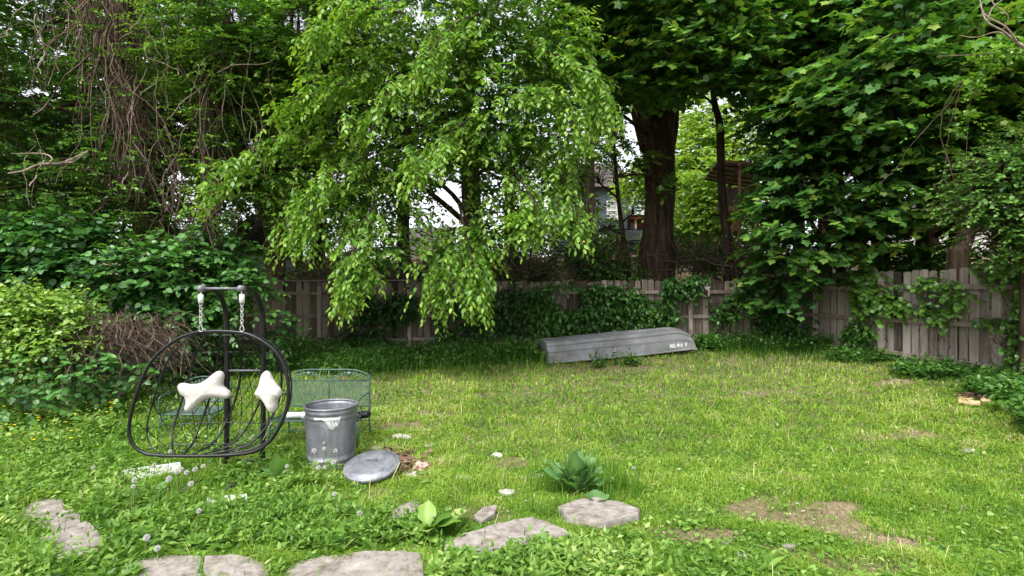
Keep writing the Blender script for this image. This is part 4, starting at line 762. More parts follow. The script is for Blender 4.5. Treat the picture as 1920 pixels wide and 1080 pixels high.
# ================================================================== SWING CHAIR
def px_plane(pts, d): return [Vector(P(x, y, d)) for x, y in pts]
RIM = [(371, 622), (336, 634), (301, 659), (278, 687), (258, 733), (245, 780), (242, 811), (250, 834), (270, 849), (300, 854), (363, 855), (433, 853), (478, 846), (505, 828), (524, 800), (537, 768), (541, 733), (535, 694), (521, 664), (499, 644), (476, 631), (453, 624), (414, 621)]
def swing():
    D = 4.95; DB = 5.37
    g0 = G(455, 878); root = empty('swing_chair', (g0[0], DB, -.25), 'black double egg-shaped hanging swing chair with bare woven frame', 'swing chair')
    rim = spline([P(x, y, D) for x, y in RIM]+[P(*RIM[0], D)], 6)[:-1]
    bk = MB(); bk.tube(rim, .0165, 10, closed=True); b = bk.build('basket_rim', M['black'], root, True)
    R3 = np.array(rim); zt, zb_ = R3[:, 2].max()-.004, R3[:, 2].min()+.004
    def width(z):
        # left and right x of the rim at height z
        xs = []
        for i in range(len(R3)):
            a, c = R3[i], R3[(i+1) % len(R3)]
            if (a[2]-z)*(c[2]-z) <= 0 and a[2] != c[2]: xs.append(a[0]+(c[0]-a[0])*(z-a[2])/(c[2]-a[2]))
        return (min(xs), max(xs)) if xs else (R3[:, 0].mean(),)*2
    BD = .48; H = zt-zb_
    def S(u, t):      # u -1..1 across, t 0..1 top to bottom; bulges away from the camera
        z = zt-H*(.5-.5*math.cos(math.pi*t)); l, r = width(z); xc = (l+r)/2; hw = (r-l)/2
        dep = BD*math.sqrt(max(0, 1-abs(u)**2.4))*(math.sin(math.pi*min(1, max(0, t)))**.7)
        return (xc+u*hw*.995, D+dep+.004, z)
    us = [-.93, -.68, -.36, 0, .36, .68, .93]
    for i, u in enumerate(us):
        m = MB(); m.tube([S(u, .015+.97*k/26) for k in range(27)], .011 if abs(u) < .9 else .008, 7); m.build('rib', M['black'], root, True)
    m = MB(); n = 9     # woven net: crossing diagonals and rings of thin steel
    for k in range(-n, n+1):
        for sg in (1, -1):
            pts = []
            for q in range(15):
                t = .06+.88*q/14; u = k/n*1.5+sg*(q/14-.5)*.9
                if abs(u) < .985: pts.append(S(u, t))
                elif len(pts) > 1: break
            if len(pts) > 2: m.tube(pts, .0036, 4)
    for t in (.14, .30, .52, .72, .88): m.tube([S(-.985+1.97*k/30, t) for k in range(31)], .0042, 5)
    m.build('woven_net', M['black'], root)
    xl, xr, zt0 = P(379, 541, D)[0], P(453, 541, D)[0], P(379, 541, D)[2]
    for x in (xl, xr):
        m = MB(); gb = -.25
        m.tube(spline([(x, D-.015, zt0), (x, D+.12, zt0-.005), (x, D+.27, zt0-.05), (x, D+.37, zt0-.16), (x, DB, zt0-.34), (x, DB+.01, .7), (x, DB+.01, .2), (x, DB, gb+.02)], 6), .026, 10); m.build('pole', M['black'], root, True)
        m = MB(); m.tube([(x, D-.045, zt0), (x, D-.02, zt0), (x, D+.03, zt0)], [.026, .034, .032], 10); m.build('pole_cap', M['greymetal'], root, True)
        m = MB(); m.tube([(x, DB+.02, gb+.1), (x, DB-.12, gb+.02), (x, D-.35, gb+.025)], .024, 8); m.build('foot', M['black'], root, True)
        hx = x-.005 if x == xl else x+.01
        m = MB(); top = zt0-.035; m.tube([(x, D-.01, top+.02), (hx, D-.012, top-.03)], .006, 6); m.tube([(hx, D-.012, top-.02), (hx, D-.012, top-.105)], .024, 12); m.build('spring', M['whitepaint'], root, True)
        m = MB(); z = top-.10; k = 0
        while z > zt+.085:
            hh = .024; a = k % 2*R(75)+R(10); ring = [(hx+.012*math.cos(q)*math.cos(a), D-.012+.012*math.cos(q)*math.sin(a), z-hh/2-.004+hh*.72*math.sin(q)) for q in np.linspace(0, 2*math.pi, 12, endpoint=False)]
            m.tube(ring, .0042, 6, closed=True); z -= .027; k += 1
        ring = [(hx+.017*math.cos(q)*(1-.5*math.sin(q)), D-.012, (z+zt)/2+(z-zt)*.5*math.sin(q)) for q in np.linspace(0, 2*math.pi, 16, endpoint=False)]
        m.tube(ring, .005, 6, closed=True); m.build('chain', M['steel'], root, True)
    m = MB(); m.tube([(xl, D, zt0), (xr, D, zt0)], .012, 10); m.build('crossbar', M['greymetal'], root, True)
    m = MB(); zc = P(0, 695, DB)[2]; m.tube([(xl, DB+.01, zc), (xr, DB+.01, zc)], .011, 8); m.build('brace', M['greymetal'], root, True); m = MB(); m.tube([(xl, DB+.02, -.19), (xr, DB+.02, -.19)], .02, 8); m.build('brace', M['black'], root, True)
swing()
def star(name, label, outline, d, yaw, thick):
    pts = np.array(outline, float); c = pts.mean(0); cl = spline([np.array([*p, 0]) for p in pts]+[np.array([*pts[0], 0])], 9)[:-1]; cl = np.array(cl)[:, :2]
    n = len(cl); root_c = P(c[0], c[1], d); vs = []; fs = []; rings = 16
    for side in (1, -1):
        for r in range(rings):
            s = (r/rings)**.85
            for j in range(n):
                q = (c+(cl[j]-c)*(s if r else 0)-np.array([0, 0])); p = P(q[0], q[1], d)-root_c
                rad = np.linalg.norm(cl[j]-c)/F*d
                dm = min(np.hypot(cl[:, 0]-q[0], cl[:, 1]-q[1]))/F*d/.062; dm = min(1, dm)
                h = thick*math.sqrt(max(0, 1-(1-dm)**2))*(1+.25*min(1, (1-s)*1.4))+(.003*noise.noise(Vector((p[0]*22, side*3, p[2]*22)))+.002*noise.noise(Vector((p[0]*55, side*3, p[2]*55))))*dm
                vs.append((p[0], -side*h, p[2]))
    e0 = len(vs)
    for j in range(n): p = P(cl[j][0], cl[j][1], d)-root_c; vs.append((p[0], 0, p[2]))
    for sd in range(2):
        o = sd*rings*n
        for r in range(rings-1):
            for j in range(n):
                a, b, cc, dd = o+r*n+j, o+r*n+(j+1) % n, o+(r+1)*n+(j+1) % n, o+(r+1)*n+j; fs.append((a, b, cc, dd) if sd else (d_ := dd, cc, b, a))
        o2 = o+(rings-1)*n
        for j in range(n):
            a, b, cc, dd = o2+j, o2+(j+1) % n, e0+(j+1) % n, e0+j; fs.append((a, b, cc, dd) if sd else (dd, cc, b, a))
    me = bpy.data.meshes.new(name); me.from_pydata([tuple(map(float, v)) for v in vs], [], fs); me.polygons.foreach_set('use_smooth', [True]*len(me.polygons)); me.update()
    o = link(name, me, M['cloth']); o.location = root_c; o.rotation_euler = (0, 0, yaw); tag(o, label, 'cushion', 'star cushions in the swing basket')
    return o
star('star_cushion', 'white star-shaped cushion with spread arms, the left one in the swing basket', [(338, 730), (337, 722), (344, 717), (356, 719), (372, 719), (386, 712), (400, 700), (408, 696), (416, 698), (419, 706), (417, 716), (417, 723), (424, 730), (430, 737), (430, 745), (422, 749), (410, 747), (396, 746), (382, 751), (370, 762), (360, 771), (352, 771), (349, 764), (351, 753), (349, 744), (342, 738)], 5.3, R(8), .052)
star('star_cushion', 'white star-shaped cushion turned edgeways against the right rim of the swing basket', [(492, 700), (499, 695), (506, 700), (512, 711), (520, 721), (528, 730), (529, 740), (524, 746), (521, 753), (520, 764), (515, 773), (508, 772), (502, 765), (496, 755), (488, 748), (480, 743), (477, 737), (481, 730), (485, 722), (488, 710)], 5.05, R(-10), .058)

# ================================================================== BIN AND LID
def bin_():
    c = G(621, 870); root = empty('galvanised_bin', tuple(c), 'open galvanised steel dustbin with a white paint run under its rim', 'dustbin')
    zt = CZ-(757-HY)/F*c[1]-c[2]; r0, r1 = .228, .268; N = 96
    prof = [(r0+.004, 0), (r0+.006, .02), (r0+.002, .035), (r0+.006, .05), (r0+.004, .075), (r0+.006, .085), (r0+.010, .10)]
    for k in range(9): s = k/8; prof.append((r0+.008+(r1-r0-.014)*s*.86, .10+(zt-.24)*s))
    prof += [(r1-.012, zt-.125), (r1-.004, zt-.118), (r1-.010, zt-.10), (r1-.010, zt-.07), (r1+.001, zt-.06), (r1-.006, zt-.048), (r1-.006, zt-.025)]
    inner = [(r1-.010, zt-.025), (r1-.012, zt-.06), (r1-.002-.01, zt-.07), (r1-.022, zt-.11), (r1-.03, zt-.2), (r0, .02), (.01, .015)]
    m = MB(); m.lathe(prof, c, N, flute=(6, 15, .0045)); m.lathe([inner[0]]+inner, c, N); m.build('body', M['galv'], root, True)
    m = MB(); ring = [(c[0]+(r1-.002)*math.cos(a), c[1]+(r1-.002)*math.sin(a), c[2]+zt-.012) for a in np.linspace(0, 2*math.pi, 64, endpoint=False)]; m.tube(ring, .011, 8, closed=True); m.build('rim', M['galv'], root, True)
    for a0, tlt in ((R(200), 0), (R(20), 0)):
        m = MB(); pts = []
        for k in range(9):
            q = -1+k/4; a = a0+q*.26; rr = r1-.006+.035*(1-abs(q)**3); pts.append((c[0]+rr*math.cos(a), c[1]+rr*math.sin(a), c[2]+zt-.11-.05*(1-abs(q)**4)))
        m.tube(pts, .006, 6); m.build('handle', M['galv'], root, True)
    # paint run: thin skin of dried paint following the wall, on the camera side
    m = MB(); vs = []; fs = []; K = 36; rows = 10; a0, a1 = R(250), R(312)
    for i in range(K+1):
        s = i/K; a = a0+(a1-a0)*s; dp = .022+.115*math.exp(-((s-.66)/.17)**2)+.02*math.sin(s*17)*s+.035*math.exp(-((s-.88)/.05)**2); ztop = zt-.088
        for j in range(rows+1):
            z = ztop-dp*j/rows; rr = np.interp(z, [p[1] for p in prof], [p[0] for p in prof])+.0036+.0012*math.sin(j); vs.append((c[0]+rr*math.cos(a), c[1]+rr*math.sin(a), c[2]+z))
    for i in range(K):
        for j in range(rows): q = i*(rows+1)+j; fs.append((q, q+1, q+rows+2, q+rows+1))
    m._add(vs, fs); pm, t, b = newmat('streaked_white_paint'); f = noise_tex(t, 22, 6, .7); t.links.new(ramp(t, f, [(.38, (.34, .35, .35)), (.52, (.50, .51, .50)), (.66, (.80, .80, .76))]), b.inputs['Base Color']); b.inputs['Roughness'].default_value = .6
    m.build('paint_run', pm, root, True)
    return c
bc = bin_()
def lid():
    c = P(697, 871, 5.12); mt = Matrix.Rotation(R(-3), 4, 'Y') @ Matrix.Rotation(R(13), 4, 'X')
    root = empty('bin_lid', tuple(c), 'round galvanised dustbin lid lying tilted on rubbish beside the bin', 'dustbin lid')
    m = MB(); m.lathe([(.272, -.035), (.276, -.034), (.276, .0), (.268, .004), (.245, .004), (.238, .016), (.20, .022), (.12, .026), (.06, .03), (.001, .03)], c, 64, m=mt); m.build('disc', M['galv'], root, True)
    m = MB(); q = [mt @ Vector(v)+Vector(c) for v in [(-.05, .02, .028), (-.045, .02, .048), (0, .02, .056), (.045, .02, .048), (.05, .02, .028)]]; m.tube(q, .005, 6); m.build('handle', M['galv'], root, True)
lid()

# ================================================================== BENCH AND CHAIR
def garden_seat(xl, xr, yb, depth, ztop, zseat, name, label, cat, arches):
    g = float(gz((xl+xr)/2, yb)); W = xr-xl; root = empty(name, ((xl+xr)/2, yb-depth/2, g), label, cat, 'matching green metal garden seats'); r = .009
    yf = yb-depth; zr = ztop-.135
    m = MB()
    for x in (xl, xr):
        m.tube(spline([(x, yb+.02, g), (x, yb-.01, zseat), (x, yb, zr), (x, yb+.0, ztop-.07)], 5), r*1.25, 8)
    m.tube([(xl, yb, zr), (xr, yb, zr)], r*.8, 8); m.tube([(xl, yb-.008, zseat+.07), (xr, yb-.008, zseat+.07)], r*.7, 8)
    bw = W/arches
    for k in range(arches):
        x0 = xl+k*bw; x1 = x0+bw; lo = ztop-.07
        if arches == 2: pts = [(x0, yb, lo if k == 0 else ztop), (x0+bw*.25, yb, ztop-(.018 if k == 0 else 0)), (x0+bw*.5, yb, ztop), (x0+bw*.75, yb, ztop-(0 if k == 0 else .018)), (x1, yb, ztop if k == 0 else lo)]
        else: pts = [(x0, yb, lo), (x0+bw*.25, yb, ztop-.012), (x0+bw*.5, yb, ztop), (x0+bw*.75, yb, ztop-.012), (x1, yb, lo)]
        m.tube(spline(pts, 6), r, 8)
        if k: m.tube([(x0, yb, zseat+.07), (x0, yb, ztop)], r*.8, 8)
    m.build('back_frame', M['greenmetal'], root, True)
    for k in range(arches):      # leafy scrollwork under each arch
        m = MB(); x0 = xl+k*bw; xc = x0+bw/2; m.lathe([(.001, .03), (.02, .02), (.028, 0), (.02, -.02), (.001, -.03)], (xc, yb, ztop-.05), 12)
        for sg in (-1, 1):
            m.tube(spline([(xc+sg*.02, yb, ztop-.035), (xc+sg*bw*.16, yb, ztop-.05), (xc+sg*bw*.28, yb, ztop-.09), (xc+sg*bw*.43, yb, zr+.012)], 5), .005, 6)
            for q in range(5):
                x = xc+sg*(bw*.09+q*bw*.075); z = ztop-.05-q*.015; m.tube([(x, yb, z), (x+sg*.012, yb-.004, z+.016), (x+sg*.028, yb, z+.022)], [.003, .010, .002], 6); m.tube([(x, yb, z), (x+sg*.015, yb-.004, z-.014), (x+sg*.03, yb, z-.018)], [.003, .009, .002], 6)
        m.build('scrollwork', M['palegreen'], root, True)
    def mesh(nm, fn, nu, nv):     # expanded metal sheet: crossing wires
        f = Fol(); cs = []
        for k in range(-nv, nu+1):
            for sg in (1, -1):
                a0 = k/nu if sg > 0 else (k+nv)/nu; pts = []
                for q in (0, .25, .5, .75, 1): pts.append((a0+sg*q*nv/nu, q))
                pp = [p for p in pts if -.001 <= p[0] <= 1.001]
                # clip ends exactly
                t0, t1 = 0., 1.
                s_ = sg*nv/nu
                lo, hi = sorted(((0-a0)/s_, (1-a0)/s_)); t0 = max(t0, lo); t1 = min(t1, hi)
                if t1-t0 > .02: cs.append([fn(a0+s_*(t0+(t1-t0)*q/4), t0+(t1-t0)*q/4) for q in range(5)])
        cs = np.array(cs); strands(f, cs, np.full(cs.shape[:2], .0021)); f.build(nm, M['palegreen'], root)
    mesh('back_mesh', lambda u, v: (xl+W*u, yb-.004*v, zr+(zseat+.05-zr)*v), int(W/.016), int((zr-zseat)/.016))
    mesh('seat_mesh', lambda u, v: (xl+W*u, yb-.01-(depth-.03)*v, zseat+.012*math.sin(v*6.28)), int(W/.02), int(depth/.02))
    m = MB(); m.tube([(xl, yb-.01, zseat), (xl, yf, zseat+.004), (xr, yf, zseat+.004), (xr, yb-.01, zseat)], r, 8); m.tube([(xl, yf+.05, g+.16), (xr, yf+.05, g+.16)], r*.7, 6); m.tube([(xl, yb, g+.16), (xr, yb, g+.16)], r*.7, 6); m.build('seat_frame', M['greenmetal'], root, True)
    for x in (xl, xr):
        gf = float(gz(x, yf)); m = MB(); m.tube(spline([(x, yb, zseat+.24), (x, yb-.2, zseat+.25), (x, yf+.02, zseat+.23), (x, yf-.02, zseat+.16), (x, yf+.0, zseat)], 4), r*1.1, 8); m.tube(spline([(x, yf+.12, zseat+.02), (x, yf+.16, zseat+.09), (x, yf+.10, zseat+.15), (x, yf+.05, zseat+.09)], 4), r*.6, 6); m.build('armrest', M['greenmetal'], root, True)
        m = MB(); m.tube([(x, yf, zseat), (x, yf+.015, (zseat+gf)/2), (x, yf-.02, gf)], r*1.3, 8); m.tube([(x, yf+.02, gf+.17), (x, yb, gf+.17)], r*.8, 6); m.build('leg', M['greenmetal'], root, True)
    return root
M['palegreen'] = noisy('chalky_green_enamel', [(.3, (.075, .13, .105)), (.7, (.15, .225, .185))], 40, .5, .1, .05)
bx0, bx1 = P(541, 0, 6.5)[0], P(693, 0, 6.5)[0]
garden_seat(bx0, bx1, 6.5, .52, P(0, 693, 6.5)[2], P(0, 782, 6.2)[2], 'garden_bench', 'green metal mesh bench with scrolled back behind the dustbin', 'bench', 2)
cx0, cx1 = P(347, 0, 7.0)[0], P(433, 0, 7.0)[0]
garden_seat(cx0, cx1, 7.0, .5, P(0, 706, 7.0)[2], P(0, 768, 6.8)[2], 'garden_chair', 'green metal mesh armchair seen through the swing basket', 'chair', 1)
m = MB(); a = P(537, 777, 6.12); b = P(578, 774, 6.12); a[2] = b[2] = P(0, 782, 6.2)[2]+.042; a[1] = b[1] = 6.12; m.tube([a, a+(b-a)*.7], .034, 14); m.tube([a+(b-a)*.7, b], [.039, .039], 14); tag(m.build('plastic_tube', M['whitepaint'], None, True), 'white tube lying on the left end of the green bench seat', 'tube')
m = MB(); c = P(682, 772, 6.15); zz = P(0, 782, 6.2)[2]+.012; m.lathe([(.001, 0), (.07, 0), (.085, .02), (.088, .05), (.075, .062), (.07, .03), (.001, .02)], (c[0], 6.15, zz), 20); tag(m.build('black_pot', M['black'], None, True), 'small black dish on the right end of the green bench seat', 'dish')

# ================================================================== BOAT
def boat():
    A = np.array([.80, 11.15]); B = np.array([4.30, 12.0]); t = (B-A)/np.linalg.norm(B-A); L = np.linalg.norm(B-A); nr = np.array([-t[1], t[0]])
    zb = lambda s: np.interp(s, [0, 1], [CZ-(682-HY)/F*11.15, CZ-(657-HY)/F*12.0]); ztp = lambda s: np.interp(s, [0, .5, .9, 1], [CZ-(643-HY)/F*11.3, CZ-(628.5-HY)/F*11.75, CZ-(619-HY)/F*12.0, CZ-(619-HY)/F*12.05])
    c0 = A+t*L/2+nr*.5; root = empty('jon_boat', (c0[0], c0[1], float(gz(c0[0], c0[1]))), 'upturned grey aluminium flat-bottomed boat lying along the back fence', 'boat')
    W = 1.12; m = MB(); K = 30; secs = []
    for i in range(K+1):
        s = i/K; x = s*L; g = zb(s); tp = ztp(s); nar = .16*sst((s-.6)/.4)
        rake = 0 if s < .93 else ((s-.93)/.07)**1.3*(.09)
        tp2 = tp-rake; H = tp2-g; ins = .11+nar*.3
        # near side gunwale -> bottom -> far side, with pressed strakes
        prof = [(0-.02, 0), (.0, .012), (.012, .03), (.035, .50*H), (.028, .52*H), (.06, .56*H), (.12, .80*H), (.110, .82*H), (.135, .84*H), (.17, .965*H), (.20, H), (.33, H+.012), (.345, H+.026), (.365, H+.012), (.52, H+.012), (.54, H+.028), (.58, H+.028), (.60, H+.012)]
        half = [(nar+o, g+z) for o, z in prof]; full = half+[(W-(o-0), z) for o, z in half[::-1]]
        secs.append([(*(A+t*x+nr*o), z) for o, z in full])
    n = len(secs[0]); vs = [p for q in secs for p in q]; fs = [(i*n+j, i*n+j+1, (i+1)*n+j+1, (i+1)*n+j) for i in range(K) for j in range(n-1)]
    m._add(vs, fs); m._add(secs[0], [tuple(range(n))]); hull = m.build('hull', M['alu'], root)
    # raked bow panel
    m = MB(); e = secs[-1]; bow = []
    for o in range(n): p = np.array(e[o]); h = (p[2]-zb(1))/(max(q[2] for q in e)-zb(1)); k = .16*(1-h); bow.append((p[0]+t[0]*k*1.0, p[1]+t[1]*k, p[2]-.0*k))
    m._add(list(e)+bow, [(j, j+1, n+j+1, n+j) for j in range(n-1)]+[tuple(n+j for j in range(n))[::-1]]); m.build('bow_panel', M['alu'], root)
    m = MB()
    for far in (0, 1):
        pts = []
        for i in range(K+1): q = np.array(secs[i][0 if not far else n-1]); pts.append((q[0]-nr[0]*.008*(1-2*far), q[1]-nr[1]*.008*(1-2*far), q[2]+.01))
        m.tube(pts, .017, 8)
    m.build('gunwale', M['alu'], root, True)
    m = MB()
    for j, rad in ((5, .0075), (8, .006)):
        pts = [np.array(secs[i][j])-np.array([nr[0], nr[1], 0])*.004 for i in range(K+1)]; m.tube(pts, rad, 6)
    m.build('strake', M['greymetal'], root, True)
    # registration marks painted by hand near the bow, too worn to read: strokes of white paint
    m = MB(); rnd = random.Random(4)
    def on(s, h): g = zb(s); H = ztp(s)-g; nar = .16*float(sst((s-.6)/.4)); o = nar+np.interp(h, [0, .05, .5], [0, .012, .035]); q = A+t*s*L+nr*(o-.004); return (q[0], q[1], g+h*H)
    G_ = [[((0, 0), (.0, 1)), ((0, 1), (.8, 0)), ((.8, 0), (.8, 1)), ((.3, .2), (.5, .9))], [((0, 0), (0, 1)), ((0, 1), (.8, .8)), ((0, .5), (.8, .4)), ((.7, .9), (.6, .1)), ((.2, 0), (.8, 0))], [((0, 0), (.2, 1)), ((.2, 1), (.45, .2)), ((.45, .2), (.7, 1)), ((.7, 1), (.9, 0))], [((0, .9), (.1, 0)), ((.5, .9), (.4, 0)), ((0, .4), (.5, .5))], [((0, 1), (.35, 0)), ((.35, 0), (.7, 1)), ((.1, .9), (.6, 1))]]
    for gi, s0 in enumerate((.838, .862, .893, .922, .955)):
        for (a, b), (c, d) in G_[gi]: m.tube([on(s0+a*.02, .18+b*.17), on(s0+c*.02, .18+d*.17)], .0075, 5)
    m.build('painted_marks', M['whitepaint'], root)
    m = MB(); m.tube([on(.44, .5), on(.432, .3), on(.425, .03)], .004, 5); m.tube([on(.22, .22), on(.222, .1)], .004, 5); m.build('scratch', M['whitepaint'], root)
boat()

# ================================================================== STONES AND LITTER
def slab(key, label, h, mat='stone', name='stone_slab', cat='stone slab', grp='old stone slabs edging the lawn', tilt=0):
    pg = SLABW[key] if isinstance(key, str) else key; cl = np.array(spline([(*p, 0) for p in pg]+[(*pg[0], 0)], 5))[:-1, :2]
    straight = []
    for i in range(len(pg)):
        a, b = pg[i], pg[(i+1) % len(pg)]; k = 6
        for q in range(k): straight.append(a+(b-a)*q/k)
    straight = np.array(straight); n = len(straight); c = straight.mean(0); g0 = float(np.median(gz(pg[:, 0], pg[:, 1]))); vs = []
    rings = [(1.0, -.12), (1.008, -.02), (1.0, .55), (.985, .9), (.96, 1), (.8, 1), (.6, 1), (.4, 1), (.2, 1), (.02, 1)]
    for s, hh in rings:
        for p in straight:
            q = c+(p-c)*s; w = noise.noise(Vector((q[0]*7, q[1]*7, s)))*.018; w2 = noise.noise(Vector((q[0]*3, q[1]*3, 5.)))*.02+noise.noise(Vector((q[0]*14, q[1]*14, 9.)))*.008+noise.noise(Vector((q[0]*40, q[1]*40, 2.)))*.003
            vs.append((q[0]+w*(s > .9), q[1]+w*.7*(s > .9), g0+hh*h+(w2 if hh > .5 else 0)+tilt*(q[1]-c[1])))
    R_ = len(rings); fs = [(i*n+j, i*n+(j+1) % n, (i+1)*n+(j+1) % n, (i+1)*n+j) for i in range(R_-1) for j in range(n)]+[tuple((R_-1)*n+j for j in range(n))]
    me = bpy.data.meshes.new(name); me.from_pydata([tuple(map(float, v)) for v in vs], [], fs); me.update(); o = link(name, me, M[mat]); tag(o, label, cat, grp); return o
slab('a', 'pinkish stone slab at the left edge, farther of the two under the weeds', .035); slab('b', 'stone slab with a cracked edge at lower left, nearer of the two there', .035)
slab('c', 'rounded edging stone at the bottom left, leftmost of the bottom row', .035); slab('d', 'short edging stone second from the left in the bottom row', .035)
slab('e', 'long flat edging stone at the bottom edge left of the middle', .035); slab('f', 'long narrow slab running toward the big dock plant', .035)
slab('g', 'squarish pale slab right in front of the big dock plant', .06); slab('h', 'small slab half hidden behind the broad burdock leaves', .02); slab('i', 'small pale flat stone between the burdock and the long slab', .02)
for k, (px, py, rx, ry, lab) in enumerate([(752, 820, 20, 4, 'pale stone chip in the grass behind the bin lid'), (933, 855, 13, 4, 'pale stone chip alone in the middle of the lawn'), (1003, 893, 18, 6, 'pale stone left of the big dock plant'), (655, 945, 34, 12, 'pale stone in the weeds below the bin lid'), (1047, 1062, 10, 9, 'small white stone at the bottom edge below the slabs'), (870, 898, 18, 4, 'thin pale stone chip in the worn grass behind the long slab'),
                                           (805, 836, 12, 4, 'small pale stone chip right of the bin lid'), (950, 925, 18, 6, 'pale stone just behind the long slab'), (1818, 845, 14, 5, 'pale stone chip on the right of the lawn'), (1365, 1020, 12, 5, 'small stone on bare soil near the bottom right'), (1478, 1027, 14, 6, 'brownish stone on bare soil right of the small one'), (455, 985, 16, 6, 'white stone chip in the weeds left of the burdock')]):
    pg = np.array([G(px+rx*math.cos(a)*random.uniform(.7, 1.1), py+ry*math.sin(a)*random.uniform(.7, 1.1))[:2] for a in np.linspace(0, 2*math.pi, 7, endpoint=False)]); slab(pg, lab, .018, 'litter' if k not in (9, 10) else 'stone', 'stone_chip', 'stone', 'loose pale stones in the lawn')
def board(name, label, cat, quad, th, mat, lift=.02, grp=None):
    p = [G(*q) for q in quad]; up = np.array([0, 0, th]); l = np.array([0, 0, lift]); m = MB(); m.hexa([q+l for q in p]+[q+l+up for q in p]); o = m.build(name, M[mat]); tag(o, label, cat, grp); return o
board('painted_board', 'peeling white painted board lying under the swing chair', 'board', [(228, 908), (340, 893), (338, 875), (226, 890)], .02, 'whitepaint', .03)
board('white_plank', 'narrow white plank edge among weeds below the swing chair', 'board', [(388, 952), (464, 944), (462, 936), (388, 943)], .03, 'whitepaint', .02)
for q, lab in [([(1797, 758), (1838, 762), (1838, 757), (1797, 753)], 'split pale plank, front one of the broken wood at the right'), ([(1798, 752), (1826, 756), (1826, 751), (1798, 747)], 'split pale plank, rear one of the broken wood at the right'), ([(1838, 752), (1856, 750), (1858, 755), (1842, 758)], 'short broken board end right of the split planks')]: board('broken_plank', lab, 'plank', q, .03, 'freshwood', .01, 'broken planks lying at the right')
def crumple(name, label, cat, px, py, r, mat, flat=.5, n=3):
    c = G(px, py); import bmesh
    bm = bmesh.new(); bmesh.ops.create_icosphere(bm, subdivisions=3, radius=r)
    for v in bm.verts:
        k = 1+.55*noise.noise(v.co*(2.2/r)+Vector((px, py, 0)))+.35*noise.noise(v.co*(5/r)+Vector((py, px, 0))); v.co *= k; v.co.z *= flat; v.co += Vector(c)+Vector((0, 0, r*flat*.6))
    me = bpy.data.meshes.new(name); bm.to_mesh(me); bm.free(); o = link(name, me, M[mat]); tag(o, label, cat); return o
crumple('crumpled_paper', 'white crumpled paper lying just right of the bin lid', 'litter', 773, 893, .065, 'litter', .35); crumple('crumpled_wrapper', 'pinkish crumpled wrapper farthest right in the rubbish by the lid', 'litter', 788, 880, .085, 'pinklitter', .5)
crumple('crumpled_rag', 'pale rag peeking out between the dustbin and its lid', 'litter', 641, 872, .055, 'litter', .9); crumple('crumpled_foil', 'scrap of white foil in the grass at the bottom right of centre', 'litter', 1393, 1046, .038, 'litter', .5)
crumple('plastic_scrap', 'white plastic scrap just behind the bin lid', 'litter', 708, 842, .07, 'litter', .25)
crumple('paper_scrap', 'white scrap of paper in the weeds between the two slab rows', 'litter', 360, 1000, .035, 'litter', .4); crumple('brown_bag', 'dark brown rubbish bag under the right side of the bin lid', 'litter', 752, 872, .10, 'debris', .6)
f = Fol(); m = 420; g = G(740+rng.normal(0, 28, m), 873+rng.normal(0, 11, m)); a = rng.uniform(0, 6.28, m); f.add(g+UP*rng.uniform(.005, .07, (m, 1)), np.stack([np.cos(a), np.sin(a), rng.normal(0, .3, m)], -1), UP+rng.normal(0, .6, (m, 3)), rng.uniform(.03, .08, m), 'broad', np.clip(rng.normal(.4, .3, m), 0, 1))
tag(f.build('rubbish_heap', M['debris']), 'brown rotting rubbish and leaves under the bin lid', 'debris', None, 'stuff')
f = Fol(); m = 260; g = G(1822+rng.normal(0, 14, m), 748+rng.normal(0, 3.5, m)); a = rng.uniform(0, 6.28, m); f.add(g+UP*rng.uniform(.005, .07, (m, 1)), np.stack([np.cos(a), np.sin(a), rng.normal(0, .3, m)], -1), UP+rng.normal(0, .6, (m, 3)), rng.uniform(.04, .10, m), 'slim', .5)
tag(f.build('wood_debris', M['debris']), 'brown rotten wood splinters behind the split planks', 'debris', None, 'stuff')
crumple('paper_scrap', 'pale scrap lying against the foot of the hedge', 'litter', 215, 745, .12, 'litter', .5)

# ================================================================== DISTINCT PLANTS
def rosette(name, label, px, py, n, Ls, ws, tilt, tm='ovate', mat='dock', flower=0, aim=None, segs=7, wave=.06, grp=None, cat='plant'):
    """large-leaved plant: every leaf is a curved, rippled blade on a stalk"""
    c = G(px, py); root = empty(name, tuple(c), label, cat, grp); V = []; Fc = []; A = []; o = 0
    for i in range(n):
        a = 2*math.pi*i/n+random.uniform(-.4, .4); el = R(random.uniform(*tilt)); L = Ls*random.uniform(.6, 1.15); W = L*ws*random.uniform(.85, 1.15); h = np.array([math.cos(a), math.sin(a), 0]); sd = np.array([-math.sin(a), math.cos(a), 0])
        ph = random.uniform(0, 6); droop = random.uniform(.25, .8); st = .25; v0 = min(1, max(0, random.gauss(.5, .2)))
        for s in range(segs+1):
            t = s/segs; x = L*(math.cos(el)*t+.15*t*t); z = L*(math.sin(el)*t-droop*t*t*.45); mid = c+h*x+UP*z
            if t < st: wv = .012+.02*t
            else:
                q = (t-st)/(1-st); wv = W*.5*(math.sin(math.pi*min(1, q**.75*.96+.04))**.8)*(1.0 if s % 2 else .88)
            for u in (-1, -.5, 0, .5, 1):
                V.append(mid+sd*u*wv+UP*((abs(u)*.22)*wv+wave*L*.5*math.sin(s*1.9+ph+u*2)*abs(u)*(t > st))); A.append(v0+.2*(u == 0)+.1*t)
        for s in range(segs):
            for u in range(4): q = o+s*5+u; Fc += [(q, q+1, q+6), (q, q+6, q+5)]
        o += (segs+1)*5
    f = Fol(); f.raw(np.array(V), np.array(Fc), np.clip(np.array(A), 0, 1)); ob = f.build('leaves', M[mat], root); ob.data.polygons.foreach_set('use_smooth', [True]*len(ob.data.polygons))
